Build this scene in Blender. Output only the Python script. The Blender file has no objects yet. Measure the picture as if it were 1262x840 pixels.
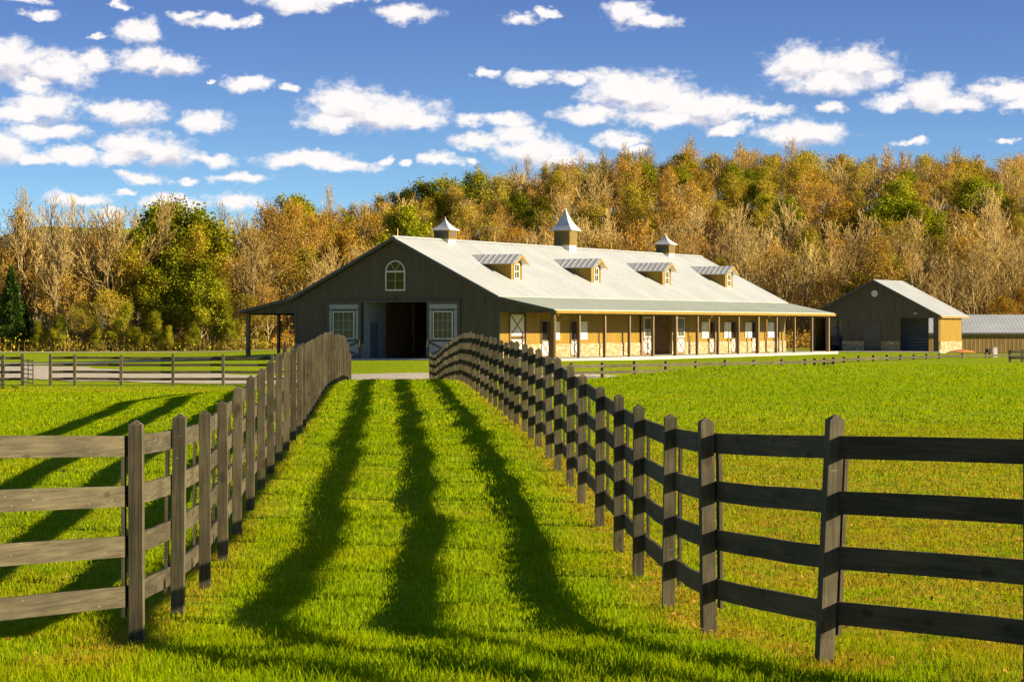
import bpy, math, random
import numpy as np
from mathutils import Vector
R = math.radians
PI = math.pi
sc = bpy.context.scene
COL = sc.collection

# ------------------------------------------------------------------ helpers
def link(o):
    COL.objects.link(o); return o

def tag(o, label=None, cat=None, group=None, kind=None):
    if label: o['label'] = label
    if cat: o['category'] = cat
    if group: o['group'] = group
    if kind: o['kind'] = kind
    return o

def thing(name, label, cat, loc=(0, 0, 0), rz=0.0, group=None):
    o = bpy.data.objects.new(name, None); link(o)
    o.empty_display_size = .3
    o.location = loc; o.rotation_euler = (0, 0, rz)
    return tag(o, label, cat, group)

class MB:
    """collects shapes, builds ONE mesh object"""
    def __init__(s): s.v = []; s.f = []; s.m = []
    def add(s, vs, fs, mi=0):
        n = len(s.v); s.v += [tuple(p) for p in vs]
        s.f += [tuple(i + n for i in f) for f in fs]; s.m += [mi] * len(fs)
    def box(s, x0, x1, y0, y1, z0, z1, mi=0):
        s.add([(x0, y0, z0), (x1, y0, z0), (x1, y1, z0), (x0, y1, z0), (x0, y0, z1), (x1, y0, z1), (x1, y1, z1), (x0, y1, z1)],
              [(0, 3, 2, 1), (4, 5, 6, 7), (0, 1, 5, 4), (1, 2, 6, 5), (2, 3, 7, 6), (3, 0, 4, 7)], mi)
    def prism(s, poly, a, b, mi=0):
        """poly: list of 3d points (planar), a: extrusion vector"""
        n = len(poly); p = [Vector(q) for q in poly]; e = Vector(a)
        s.add(p + [q + e for q in p], [tuple(range(n))[::-1], tuple(range(n, 2 * n))] +
              [(i, (i + 1) % n, (i + 1) % n + n, i + n) for i in range(n)], mi)
    def bar(s, p, q, w, h, mi=0, up=(0, 0, 1)):
        p = Vector(p); q = Vector(q); d = (q - p).normalized(); up = Vector(up)
        if abs(d.dot(up)) > .98: up = Vector((1, 0, 0))
        a = d.cross(up).normalized() * (w / 2); b = a.cross(d).normalized() * (h / 2)
        vs = [p - a - b, p + a - b, p + a + b, p - a + b, q - a - b, q + a - b, q + a + b, q - a + b]
        s.add(vs, [(0, 3, 2, 1), (4, 5, 6, 7), (0, 1, 5, 4), (1, 2, 6, 5), (2, 3, 7, 6), (3, 0, 4, 7)], mi)
    def tube(s, pts, r, n=8, mi=0, cap=True):
        pts = [Vector(p) for p in pts]
        if not isinstance(r, (list, tuple)): r = [r] * len(pts)
        base = len(s.v)
        for i, p in enumerate(pts):
            d = (pts[min(i + 1, len(pts) - 1)] - pts[max(i - 1, 0)]).normalized()
            up = Vector((0, 0, 1)) if abs(d.z) < .9 else Vector((1, 0, 0))
            a = d.cross(up).normalized(); b = a.cross(d)
            for k in range(n):
                t = 2 * PI * k / n
                s.v.append(tuple(p + (a * math.cos(t) + b * math.sin(t)) * r[i]))
        for i in range(len(pts) - 1):
            for k in range(n):
                s.f.append((base + i * n + k, base + i * n + (k + 1) % n, base + (i + 1) * n + (k + 1) % n, base + (i + 1) * n + k)); s.m.append(mi)
        if cap:
            s.f.append(tuple(base + k for k in range(n))[::-1]); s.m.append(mi)
            e = base + (len(pts) - 1) * n
            s.f.append(tuple(e + k for k in range(n))); s.m.append(mi)
    def build(s, name, mats, parent=None, off=(0, 0, 0), smooth=False):
        me = bpy.data.meshes.new(name)
        if off != (0, 0, 0):
            s.v = [(x - off[0], y - off[1], z - off[2]) for x, y, z in s.v]
        me.from_pydata(s.v, [], s.f)
        if not isinstance(mats, (list, tuple)): mats = [mats]
        for m in mats: me.materials.append(m)
        if len(mats) > 1:
            me.polygons.foreach_set('material_index', s.m)
        if smooth: me.polygons.foreach_set('use_smooth', [True] * len(me.polygons))
        me.update()
        o = bpy.data.objects.new(name, me); link(o)
        if parent: o.parent = parent
        return o

def fast_mesh(name, V, faces, mats, attrs=None, smooth=False):
    """V (N,3); faces: list of (array (M,k), material index)"""
    me = bpy.data.meshes.new(name)
    me.vertices.add(len(V)); me.vertices.foreach_set('co', np.ascontiguousarray(V, dtype=np.float32).ravel())
    loops = np.concatenate([f.ravel() for f, _ in faces]).astype(np.int32)
    tot = np.concatenate([np.full(len(f), f.shape[1], np.int32) for f, _ in faces])
    st = np.concatenate([[0], np.cumsum(tot)[:-1]]).astype(np.int32)
    mi = np.concatenate([np.full(len(f), i, np.int32) for f, i in faces])
    me.loops.add(len(loops)); me.loops.foreach_set('vertex_index', loops)
    me.polygons.add(len(tot)); me.polygons.foreach_set('loop_start', st); me.polygons.foreach_set('loop_total', tot)
    for m in mats: me.materials.append(m)
    me.polygons.foreach_set('material_index', mi)
    if smooth: me.polygons.foreach_set('use_smooth', np.ones(len(tot), bool))
    for k, arr in (attrs or {}).items():
        at = me.attributes.new(k, 'FLOAT', 'POINT'); at.data.foreach_set('value', np.asarray(arr, dtype=np.float32))
    me.update(calc_edges=True)
    return me

# ------------------------------------------------------------------ node materials
class NT:
    def __init__(s, tree): s.t = tree; s.n = tree.nodes; s.l = tree.links
    def node(s, typ, **kw):
        n = s.n.new(typ)
        for k, v in kw.items(): setattr(n, k, v)
        return n
    def set(s, sock, v):
        if isinstance(v, bpy.types.NodeSocket): s.l.new(v, sock)
        elif isinstance(v, (tuple, list)) and len(v) == 3 and sock.type == 'RGBA': sock.default_value = (*v, 1)
        else: sock.default_value = v
    def math(s, op, a, b=None, c=None, clamp=False):
        n = s.node('ShaderNodeMath', operation=op, use_clamp=clamp); s.set(n.inputs[0], a)
        if b is not None: s.set(n.inputs[1], b)
        if c is not None: s.set(n.inputs[2], c)
        return n.outputs[0]
    def noise(s, vec, scale, detail=3, rough=.55, dim='3D'):
        n = s.node('ShaderNodeTexNoise', noise_dimensions=dim)
        if vec is not None: s.set(n.inputs['Vector'], vec)
        n.inputs['Scale'].default_value = scale; n.inputs['Detail'].default_value = detail; n.inputs['Roughness'].default_value = rough
        return n.outputs['Fac']
    def ramp(s, fac, lo, hi, a=0.0, b=1.0):
        n = s.node('ShaderNodeMapRange', interpolation_type='SMOOTHSTEP'); s.set(n.inputs['Value'], fac)
        n.inputs['From Min'].default_value = lo; n.inputs['From Max'].default_value = hi
        n.inputs['To Min'].default_value = a; n.inputs['To Max'].default_value = b
        return n.outputs[0]
    def mix(s, f, a, b, mode='MIX'):
        n = s.node('ShaderNodeMix', data_type='RGBA', blend_type=mode)
        s.set(n.inputs[0], f); s.set(n.inputs[6], a); s.set(n.inputs[7], b)
        return n.outputs[2]
    def vmap(s, vec, scale=(1, 1, 1), loc=(0, 0, 0)):
        n = s.node('ShaderNodeMapping'); s.set(n.inputs['Vector'], vec)
        n.inputs['Scale'].default_value = scale; n.inputs['Location'].default_value = loc
        return n.outputs[0]
    def bump(s, h, strength, dist):
        n = s.node('ShaderNodeBump'); s.set(n.inputs['Height'], h)
        n.inputs['Strength'].default_value = strength; n.inputs['Distance'].default_value = dist
        return n.outputs[0]

def new_mat(name):
    m = bpy.data.materials.new(name); m.use_nodes = True
    nt = NT(m.node_tree); bsdf = nt.n['Principled BSDF']
    return m, nt, bsdf

def basic(name, col, rough=.7, metal=0.0, var=.12, scale=3.0, bump=0.0, stretch=(1, 1, 1), spec=None):
    m, nt, b = new_mat(name)
    co = nt.node('ShaderNodeTexCoord').outputs['Object']
    v = nt.vmap(co, stretch)
    n = nt.noise(v, scale, 5, .6)
    f = nt.ramp(n, .25, .75, 1 - var * 1.6, 1 + var * 1.3)
    c = nt.mix(1.0, col, f, 'MULTIPLY')
    nt.set(b.inputs['Base Color'], c)
    b.inputs['Roughness'].default_value = rough; b.inputs['Metallic'].default_value = metal
    if spec is not None: b.inputs['Specular IOR Level'].default_value = spec
    if bump: nt.set(b.inputs['Normal'], nt.bump(n, 1.0, bump))
    return m

def siding_mat(name, col, period=.23, horiz=False):
    m, nt, b = new_mat(name)
    co = nt.node('ShaderNodeTexCoord').outputs['Object']
    sp = nt.node('ShaderNodeSeparateXYZ'); nt.set(sp.inputs[0], co)
    u = nt.math('ADD', sp.outputs[0], sp.outputs[1])
    w = nt.math('PINGPONG', u, period / 2)
    w = nt.math('DIVIDE', w, period / 2)
    h = nt.ramp(w, .72, .92)
    n = nt.noise(nt.vmap(co, (1.2, 1.2, .25)), 2.2, 5, .65)
    n2 = nt.noise(nt.vmap(co, (6, 6, .5)), 2.0, 3, .6)
    f = nt.ramp(n, .2, .8, .8, 1.18)
    c = nt.mix(1.0, col, f, 'MULTIPLY')
    c = nt.mix(1.0, c, nt.ramp(n2, .3, .75, .9, 1.08), 'MULTIPLY')
    nt.set(b.inputs['Base Color'], c)
    b.inputs['Roughness'].default_value = .55
    b.inputs['Specular IOR Level'].default_value = .3
    nt.set(b.inputs['Normal'], nt.bump(h, 1.0, .018))
    return m

def stone_mat(name):
    m, nt, b = new_mat(name)
    co = nt.node('ShaderNodeTexCoord').outputs['Object']
    sp = nt.node('ShaderNodeSeparateXYZ'); nt.set(sp.inputs[0], co)
    u = nt.math('ADD', sp.outputs[0], sp.outputs[1])
    cb = nt.node('ShaderNodeCombineXYZ'); nt.set(cb.inputs[0], nt.math('MULTIPLY', u, 1.0)); nt.set(cb.inputs[1], nt.math('MULTIPLY', sp.outputs[2], 2.1))
    v = nt.node('ShaderNodeTexVoronoi', feature='F1', distance='CHEBYCHEV'); nt.set(v.inputs['Vector'], cb.outputs[0]); v.inputs['Scale'].default_value = 3.4
    v2 = nt.node('ShaderNodeTexVoronoi', feature='DISTANCE_TO_EDGE'); nt.set(v2.inputs['Vector'], cb.outputs[0]); v2.inputs['Scale'].default_value = 3.4
    g = nt.node('ShaderNodeSeparateColor'); nt.set(g.inputs[0], v.outputs['Color'])
    c = nt.mix(g.outputs[0], (.32, .23, .10), (.66, .54, .30))
    c = nt.mix(nt.ramp(g.outputs[1], .6, .9), c, (.44, .28, .11))
    c = nt.mix(nt.ramp(v2.outputs['Distance'], .02, .09), (.24, .18, .09), c)
    nt.set(b.inputs['Base Color'], c); b.inputs['Roughness'].default_value = .85
    nt.set(b.inputs['Normal'], nt.bump(nt.ramp(v2.outputs['Distance'], .0, .15), 1.0, .03))
    return m

def fence_mat(name, col, vertical, face_x=False):
    """weathered stained timber: grain streaks, knots, scuffs"""
    m, nt, b = new_mat(name)
    co = nt.node('ShaderNodeTexCoord').outputs['Object']
    oi = nt.node('ShaderNodeObjectInfo').outputs['Random']
    off = nt.node('ShaderNodeCombineXYZ'); nt.set(off.inputs[0], nt.math('MULTIPLY', oi, 37.0)); nt.set(off.inputs[2], nt.math('MULTIPLY', oi, 11.0))
    va = nt.node('ShaderNodeVectorMath', operation='ADD'); nt.set(va.inputs[0], co); nt.set(va.inputs[1], off.outputs[0]); p = va.outputs[0]
    gs = (26, 26, 1.2) if vertical else (1.3, 1.3, 30)
    grain = nt.noise(nt.vmap(p, gs), 1.6, 5, .7)
    blot = nt.noise(nt.vmap(p, (1, 1, 1) if vertical else (.6, .6, 2)), 3.0, 4, .6)
    f = nt.ramp(grain, .3, .7, .62, 1.3)
    c = nt.mix(1.0, col, f, 'MULTIPLY')
    c = nt.mix(1.0, c, nt.ramp(blot, .3, .72, .72, 1.25), 'MULTIPLY')
    c = nt.mix(1.0, c, nt.ramp(oi, 0, 1, .82, 1.2), 'MULTIPLY')
    kn = nt.node('ShaderNodeTexVoronoi', feature='F1'); nt.set(kn.inputs['Vector'], nt.vmap(p, (1.6, 1.6, 3.4) if not vertical else (3, 3, 1.6))); kn.inputs['Scale'].default_value = 1.7
    c = nt.mix(nt.ramp(kn.outputs['Distance'], .10, .20, .8, 0), c, (col[0] * .45, col[1] * .38, col[2] * .3))
    sc2 = nt.noise(nt.vmap(p, (3, 3, 9)), 5.0, 2, .5)
    c = nt.mix(nt.ramp(sc2, .70, .76, 0, .5), c, (.26, .25, .20))
    nt.set(b.inputs['Base Color'], c); b.inputs['Roughness'].default_value = .75
    b.inputs['Specular IOR Level'].default_value = .25
    nt.set(b.inputs['Normal'], nt.bump(grain, .7, .004))
    return m

def roof_mat(name, col, rough=.45):
    m, nt, b = new_mat(name)
    co = nt.node('ShaderNodeTexCoord').outputs['Object']
    sp = nt.node('ShaderNodeSeparateXYZ'); nt.set(sp.inputs[0], co)
    n = nt.noise(nt.vmap(co, (.5, 2.2, .5)), 1.1, 5, .6)
    n2 = nt.noise(co, .35, 3, .5)
    c = nt.mix(1.0, col, nt.ramp(n, .25, .75, .9, 1.06), 'MULTIPLY')
    c = nt.mix(1.0, c, nt.ramp(n2, .25, .75, .93, 1.05), 'MULTIPLY')
    nt.set(b.inputs['Base Color'], c); b.inputs['Roughness'].default_value = rough
    b.inputs['Metallic'].default_value = .0; b.inputs['Specular IOR Level'].default_value = .5
    return m

M = {}
M['siding'] = siding_mat('brown_siding', (.26, .160, .014))
M['siding_shaded'] = siding_mat('shaded_brown_siding', (.104, .085, .047))  # same siding with the shade of the gable ends put into its colour
M['siding_tan'] = siding_mat('tan_siding', (.24, .155, .045), .36)
M['trim'] = basic('dark_trim', (.085, .078, .055), .5)
M['trim_lit'] = basic('sunlit_trim', (.32, .19, .035), .45)  # copy of the trim with a warm sunlit tone put into its colour
M['white'] = basic('white_paint', (.66, .63, .55), .5, var=.06)
M['greywhite'] = basic('pale_panel', (.36, .36, .32), .5, var=.06)
M['bluegrey'] = basic('blue_grey_panel', (.15, .17, .17), .6, var=.08)
M['roof'] = roof_mat('galvalume_roof', (.46, .48, .445), .5)
M['roof_porch'] = roof_mat('porch_roof', (.44, .48, .37), .6)
M['roof_galv'] = basic('galvanised_roof', (.64, .62, .53), .6, .0, .08)
M['stone'] = stone_mat('stone_veneer')
M['wood_post'] = basic('porch_timber', (.20, .13, .055), .7, var=.25, scale=3, stretch=(6, 6, .8))
M['stall_wood'] = basic('stall_wood', (.30, .15, .06), .6, var=.25, scale=2, stretch=(1, 1, 6))
M['inner_wall'] = basic('inner_wall', (.22, .15, .075), .8)
M['inner_grey'] = basic('inner_grey_wall', (.34, .35, .32), .8)
M['dark'] = basic('stall_shade', (.03, .028, .025), .8)
M['concrete'] = basic('concrete', (.50, .46, .36), .85, var=.12, scale=1.5)
M['metal_dark'] = basic('black_tube', (.03, .03, .03), .45)
M['metal_pale'] = basic('pale_metal', (.5, .5, .46), .4, .3)
M['brass'] = basic('brass', (.6, .42, .12), .35, .8)
M['orange'] = basic('orange_plastic', (.8, .2, .03), .5)
M['navy'] = basic('navy_paint', (.02, .04, .06), .35)
M['tyre'] = basic('rubber', (.02, .02, .02), .8)
M['mulch'] = basic('pine_mulch', (.40, .15, .03), .95, var=.4, scale=9, bump=.03)
M['fence_board'] = fence_mat('fence_board', (.078, .065, .033), False)
M['fence_post'] = fence_mat('fence_post', (.100, .084, .044), True)

m, nt, b = new_mat('window_glass')
b.inputs['Base Color'].default_value = (.050, .062, .016, 1); b.inputs['Roughness'].default_value = .07  # green of the mirrored trees is put into the base colour
b.inputs['Specular IOR Level'].default_value = .4
M['glass'] = m

# ---- grass and ground
def grass_color(nt, tone, dry):
    geo = nt.node('ShaderNodeNewGeometry').outputs['Position']
    n1 = nt.noise(geo, .55, 4, .6)
    n2 = nt.noise(geo, 3.2, 3, .6)
    n3 = nt.noise(geo, .09, 3, .5)
    c = nt.mix(nt.ramp(tone, 0, 1), (.155, .255, .002), (.40, .505, .003))
    c = nt.mix(nt.ramp(n1, .38, .68, 0, .55), c, (.42, .42, .003))
    c = nt.mix(nt.ramp(n2, .48, .68, 0, .6), c, (.12, .235, .002))
    c = nt.mix(nt.ramp(n3, .35, .65, 0, .35), c, (.19, .34, .002))
    dn = nt.math('MULTIPLY', dry, nt.ramp(nt.noise(geo, 2.6, 4, .65), .28, .62))
    c = nt.mix(dn, c, (.46, .29, .020))
    return c

def grass_material():
    m = bpy.data.materials.new('grass_blades'); m.use_nodes = True
    nt = NT(m.node_tree); nt.n.clear()
    out = nt.node('ShaderNodeOutputMaterial')
    tone = nt.node('ShaderNodeAttribute', attribute_name='tone').outputs['Fac']
    dry = nt.node('ShaderNodeAttribute', attribute_name='dry').outputs['Fac']
    c = grass_color(nt, tone, dry)
    d = nt.node('ShaderNodeBsdfDiffuse'); nt.set(d.inputs[0], c)
    t = nt.node('ShaderNodeBsdfTranslucent'); nt.set(t.inputs[0], c)
    mx = nt.node('ShaderNodeMixShader'); mx.inputs[0].default_value = .45
    nt.l.new(d.outputs[0], mx.inputs[1]); nt.l.new(t.outputs[0], mx.inputs[2])
    nt.l.new(mx.outputs[0], out.inputs[0])
    return m
M['grass'] = grass_material()

def ground_material():
    m, nt, b = new_mat('ground')
    dry = nt.node('ShaderNodeAttribute', attribute_name='dry').outputs['Fac']
    wood = nt.node('ShaderNodeAttribute', attribute_name='wood').outputs['Fac']
    geo = nt.node('ShaderNodeNewGeometry').outputs['Position']
    fine = nt.noise(geo, 17, 4, .75)
    mid = nt.noise(nt.vmap(geo, (1, .35, 1)), 5.0, 4, .7)
    tone = nt.ramp(nt.math('ADD', nt.math('MULTIPLY', fine, .6), nt.math('MULTIPLY', mid, .4)), .36, .64)
    c = grass_color(nt, tone, dry)
    lit = nt.mix(nt.noise(geo, 1.6, 5, .7), (.10, .06, .025), (.32, .20, .07))
    gs = nt.node('ShaderNodeSeparateXYZ'); nt.set(gs.inputs[0], geo)
    lit = nt.mix(nt.ramp(gs.outputs[1], 500, 800), lit, nt.mix(nt.ramp(nt.noise(geo, .05, 5, .7), .4, .6), (.13, .15, .07), (.30, .24, .12)))
    c = nt.mix(wood, c, lit)
    nt.set(b.inputs['Base Color'], c); b.inputs['Roughness'].default_value = .95
    b.inputs['Specular IOR Level'].default_value = .05
    h = nt.math('ADD', fine, nt.math('MULTIPLY', mid, 1.5))
    nt.set(b.inputs['Normal'], nt.bump(h, .8, .045))
    return m
M['ground'] = ground_material()

def gravel_material():
    m, nt, b = new_mat('gravel')
    geo = nt.node('ShaderNodeNewGeometry').outputs['Position']
    n = nt.noise(geo, 9, 5, .8); n2 = nt.noise(geo, .5, 4, .6)
    c = nt.mix(n, (.44, .37, .24), (.72, .62, .42))
    c = nt.mix(nt.ramp(n2, .5, .75, 0, .5), c, (.40, .36, .18))
    nt.set(b.inputs['Base Color'], c); b.inputs['Roughness'].default_value = .95
    nt.set(b.inputs['Normal'], nt.bump(n, 1.0, .03))
    return m
M['gravel'] = gravel_material()

# ---- tree materials
def bark_mat(name, a, bcol):
    m, nt, b = new_mat(name)
    geo = nt.node('ShaderNodeNewGeometry').outputs['Position']
    n = nt.noise(geo, .13, 3, .5); n2 = nt.noise(nt.vmap(geo, (4, 4, .8)), 1.5, 4, .7)
    c = nt.mix(nt.ramp(n, .35, .65), a, bcol)
    c = nt.mix(1.0, c, nt.ramp(n2, .25, .75, .6, 1.35), 'MULTIPLY')
    oi = nt.node('ShaderNodeObjectInfo').outputs['Random']
    c = nt.mix(1.0, c, nt.ramp(oi, 0, 1, .75, 1.25), 'MULTIPLY')
    nt.set(b.inputs['Base Color'], c); b.inputs['Roughness'].default_value = .9
    b.inputs['Specular IOR Level'].default_value = .1
    return m

def leaf_mat(name, cols):
    m = bpy.data.materials.new(name); m.use_nodes = True
    nt = NT(m.node_tree); nt.n.clear()
    out = nt.node('ShaderNodeOutputMaterial')
    geo = nt.node('ShaderNodeNewGeometry')
    n = nt.noise(geo.outputs['Position'], .16, 3, .6)
    n2 = nt.noise(geo.outputs['Position'], 1.4, 3, .6)
    oi = nt.node('ShaderNodeObjectInfo').outputs['Random']
    c = nt.mix(nt.ramp(n, .35, .65), cols[0], cols[1])
    c = nt.mix(nt.ramp(n2, .5, .7, 0, .8), c, cols[2])
    ri = geo.outputs['Random Per Island']
    c = nt.mix(1.0, c, nt.ramp(ri, 0, 1, .6, 1.4), 'MULTIPLY')
    c = nt.mix(1.0, c, nt.ramp(oi, 0, 1, .8, 1.2), 'MULTIPLY')
    d = nt.node('ShaderNodeBsdfDiffuse'); nt.set(d.inputs[0], c)
    t = nt.node('ShaderNodeBsdfTranslucent'); nt.set(t.inputs[0], c)
    mx = nt.node('ShaderNodeMixShader'); mx.inputs[0].default_value = .25
    nt.l.new(d.outputs[0], mx.inputs[1]); nt.l.new(t.outputs[0], mx.inputs[2])
    nt.l.new(mx.outputs[0], out.inputs[0])
    return m
M['bark'] = bark_mat('pale_bark', (.36, .28, .14), (.26, .20, .09))
M['twig'] = bark_mat('twigs', (.50, .36, .12), (.42, .28, .08))
M['leaf_russet'] = leaf_mat('russet_leaves', [(.42, .22, .022), (.48, .31, .028), (.36, .17, .016)])
M['leaf_gold'] = leaf_mat('golden_leaves', [(.42, .23, .02), (.34, .25, .02), (.45, .16, .015)])
M['leaf_olive'] = leaf_mat('olive_leaves', [(.36, .30, .016), (.44, .32, .018), (.25, .25, .012)])
M['leaf_green'] = leaf_mat('green_leaves', [(.24, .27, .010), (.36, .34, .012), (.16, .20, .010)])
M['leaf_lime'] = leaf_mat('lime_leaves', [(.27, .29, .012), (.34, .30, .014), (.18, .22, .010)])
M['leaf_cedar'] = leaf_mat('cedar_needles', [(.045, .085, .012), (.07, .12, .012), (.03, .06, .01)])

# ------------------------------------------------------------------ terrain
YK = np.array([-80, 0, 12, 15.5, 17.6, 19.4, 22.2, 24.7, 27.2, 30, 34, 39, 44, 50, 58, 70, 80, 88, 95, 103, 112, 118, 123, 129, 135, 142, 150, 200, 240.])
ZL = np.array([0, 0, -.05, -.1, -.15, -.16, -.16, -.15, -.12, -.06, 0, .04, .04, 0, -.05, -.15, -.27, -.38, -.5, -.65, -.8, -.88, -.78, -.55, -.45, -.40, -.35, -.3, -.3])
ZM = np.array([0, 0, 0, -.03, -.12, -.16, -.18, -.17, -.10, -.02, .06, .15, .18, .21, .24, .33, .27, .13, -.03, -.27, -.70, -.75, -.52, -.38, -.25, -.10, 0, 0, 0.])
ZR = np.array([0, 0, 0, -.03, -.08, -.08, -.05, 0, .03, .07, .13, .20, .25, .30, .37, .47, .53, .56, .53, .35, -.4, -.8, -.9, -.8, -.6, -.35, -.1, -.05, -.1])
HX = np.array([-400, -90, -35, -29, -22, -10.7, .9, 12.4, 19, 60.8, 120, 400.])
HH = np.array([0, 0, .5, 4.0, 9.2, 11.2, 13.5, 15.2, 16.3, 15.5, 14.5, 9.0])
def sstep(a, b, x):
    t = np.clip((x - a) / (b - a), 0, 1); return t * t * (3 - 2 * t)
def tz(x, y):
    x = np.asarray(x, float); y = np.asarray(y, float)
    l = np.interp(y, YK, ZL); m_ = np.interp(y, YK, ZM); r = np.interp(y, YK, ZR)
    wl = sstep(-5.2, -11.5, x); wr = sstep(1.2, 9, x)
    z = m_ * (1 - wl) * (1 - wr) + l * wl + r * wr
    # the barn platform is level further left too
    z = z * 1.0 + sstep(-30, -14, x) * wl * sstep(140, 150, y) * .3
    z = z - .38 * sstep(33, 38, x) * sstep(195, 212, y)
    z = z + np.interp(x, HX, HH) * sstep(232, 318, y) * (1 - .6 * sstep(330, 600, y))
    z = z + 61 * np.exp(-((x + 212) / 85) ** 2) * sstep(800, 1400, y)
    bumps = .018 * np.sin(x * 1.9 + 1.3 * np.sin(y * .7)) * np.sin(y * 1.13 + x * .4)
    return z + bumps * sstep(400, 200, y) * sstep(150, 118, y)
def Z(x, y): return float(tz(x, y))

RF = np.array([(15.5, 1.84), (17.6, 1.315), (19.4, 1.17), (22.2, 1.07), (24.7, 1.0), (27.1, .90), (29.5, .78), (32.1, .70), (34.3, .6), (37, .51), (39.3, .386), (44, .21), (46.4, .08),
               (51, -.11), (53.6, -.23), (58.4, -.477), (63.2, -.72), (68, -.99), (88, -1.85), (97, -2.3), (106, -2.85), (113, -3.35), (118, -3.7)])
LF = np.array([(17.1, -2.44), (18.9, -2.41), (21.5, -2.5), (26.5, -2.76), (33.7, -3.09), (38.8, -3.32), (44, -3.53), (66, -4.75), (84, -5.4), (100, -6.25), (118, -7.3)])
def rx(y): return np.interp(y, RF[:, 0], RF[:, 1])
def lx(y): return np.interp(y, LF[:, 0], LF[:, 1])
def dryness(x, y):
    ds = []
    for f, w in ((rx, .33), (lx, .3)):
        d = np.abs(x - f(y) - (.12 if f is rx else -.12)); ok = (y > 15) & (y < 119)
        ds.append(np.exp(-(d / w) ** 2) * ok * (.95 if f is rx else .75))
    a = np.maximum(ds[0], ds[1])
    rf = sstep(.1, 1.2, x - rx(np.minimum(y, 118))) * sstep(60, 24, y) * .68
    lf = sstep(-.1, -1.0, x - lx(np.minimum(y, 118))) * sstep(40, 18, y) * .28
    far = sstep(101, 106, y) * sstep(121, 117, y) * .45
    lane = .10
    return np.clip(np.maximum.reduce([a, rf, lf, far, np.full_like(a, lane)]), 0, 1)

def axis(segs):
    out = [segs[0][0]]
    for a, b, s in segs:
        n = max(1, int(round((b - a) / s))); out += list(np.linspace(a, b, n + 1)[1:])
    return np.array(out)
gx = axis([(-900, -120, 60), (-120, -30, 6), (-30, -12, 1.5), (-12, 12, .4), (12, 30, 1.5), (30, 120, 5), (120, 900, 60)])
gy = axis([(-80, 8, 4), (8, 60, .45), (60, 135, .9), (135, 230, 3), (230, 330, 4), (330, 800, 40), (800, 2600, 90)])
GX, GY = np.meshgrid(gx, gy)
GV = np.stack([GX.ravel(), GY.ravel(), tz(GX, GY).ravel()], 1)
ii = np.arange(len(gx) * len(gy)).reshape(len(gy), len(gx))
GF = np.stack([ii[:-1, :-1].ravel(), ii[:-1, 1:].ravel(), ii[1:, 1:].ravel(), ii[1:, :-1].ravel()], 1)
woodm = (sstep(231, 238, GY) * (1 - sstep(1290, 1330, GY) * .999)).ravel()
me = fast_mesh('ground', GV, [(GF, 0)], [M['ground']], {'dry': dryness(GX, GY).ravel(), 'wood': woodm}, smooth=True)
tag(link(bpy.data.objects.new('ground', me)), 'mown green pasture and lane with rolling dips', kind='structure')

def ribbon(name, cl, label, lift=.03, mat='gravel'):
    """cl: list of (x, y, halfwidth)"""
    pts = [Vector((a, b)) for a, b, _ in cl]; V = []; F = []
    rows = []
    for i in range(len(cl) - 1):
        n = max(2, int((pts[i + 1] - pts[i]).length / 1.2))
        for k in range(n + (i == len(cl) - 2)):
            t = k / n; p = pts[i].lerp(pts[i + 1], t); w = cl[i][2] * (1 - t) + cl[i + 1][2] * t
            rows.append((p, w))
    for i, (p, w) in enumerate(rows):
        d = (rows[min(i + 1, len(rows) - 1)][0] - rows[max(i - 1, 0)][0]).normalized(); nrm = Vector((-d.y, d.x))
        w *= 1 + .05 * math.sin(i * 1.7) + .03 * math.sin(i * .61)
        for k in range(15):
            q = p + nrm * w * (k / 7 - 1); V.append((q.x, q.y, Z(q.x, q.y) + lift))
    for i in range(len(rows) - 1):
        for k in range(14):
            F.append((i * 15 + k, i * 15 + k + 1, (i + 1) * 15 + k + 1, (i + 1) * 15 + k))
    mb = MB(); mb.v = V; mb.f = F; mb.m = [0] * len(F)
    return tag(mb.build(name, M[mat], smooth=True), label, kind='structure')
ribbon('gravel_drive', [(10, 130, 2.2), (5, 128.5, 2.8), (-2, 126.3, 3.2), (-9, 126, 3.3), (-14, 127, 3.6), (-24, 134, 6.5), (-40, 145, 15), (-90, 148, 17)], 'pale gravel drive crossing in front of the barn')
ribbon('gravel_path', [(-13, 163, 2.2), (-20, 160, 3.0), (-32, 158, 4)], 'pale gravel path beside the barn', .045)
ribbon('far_road', [(-90, 226, 3), (-30, 228, 3), (-12, 231, 2.5)], 'pale road along the edge of the wood')
ribbon('gravel_apron', [(14, 212, 2.0), (22, 210.5, 3.0), (31, 206, 3.2), (38, 200, 2.6), (52, 192, 2.2)], 'pale gravel apron in front of the dark shed')

# ------------------------------------------------------------------ fences
def post_mesh(x, y, z, ang, h, w):
    mb = MB(); c, s = math.cos(ang), math.sin(ang)
    def P(a, b_, zz): return (x + a * c - b_ * s, y + a * s + b_ * c, zz)
    k = w / 2; zt = z + h - .034
    vs = [P(-k, -k, z - .3), P(k, -k, z - .3), P(k, k, z - .3), P(-k, k, z - .3), P(-k, -k, zt), P(k, -k, zt), P(k, k, zt), P(-k, k, zt),
          P(0, -k * .12, zt + .034), P(0, k * .12, zt + .034)]
    mb.add(vs, [(0, 3, 2, 1), (0, 1, 5, 4), (1, 2, 6, 5), (2, 3, 7, 6), (3, 0, 4, 7), (4, 5, 8), (5, 6, 9, 8), (6, 7, 9), (7, 4, 8, 9)])
    return mb

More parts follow.
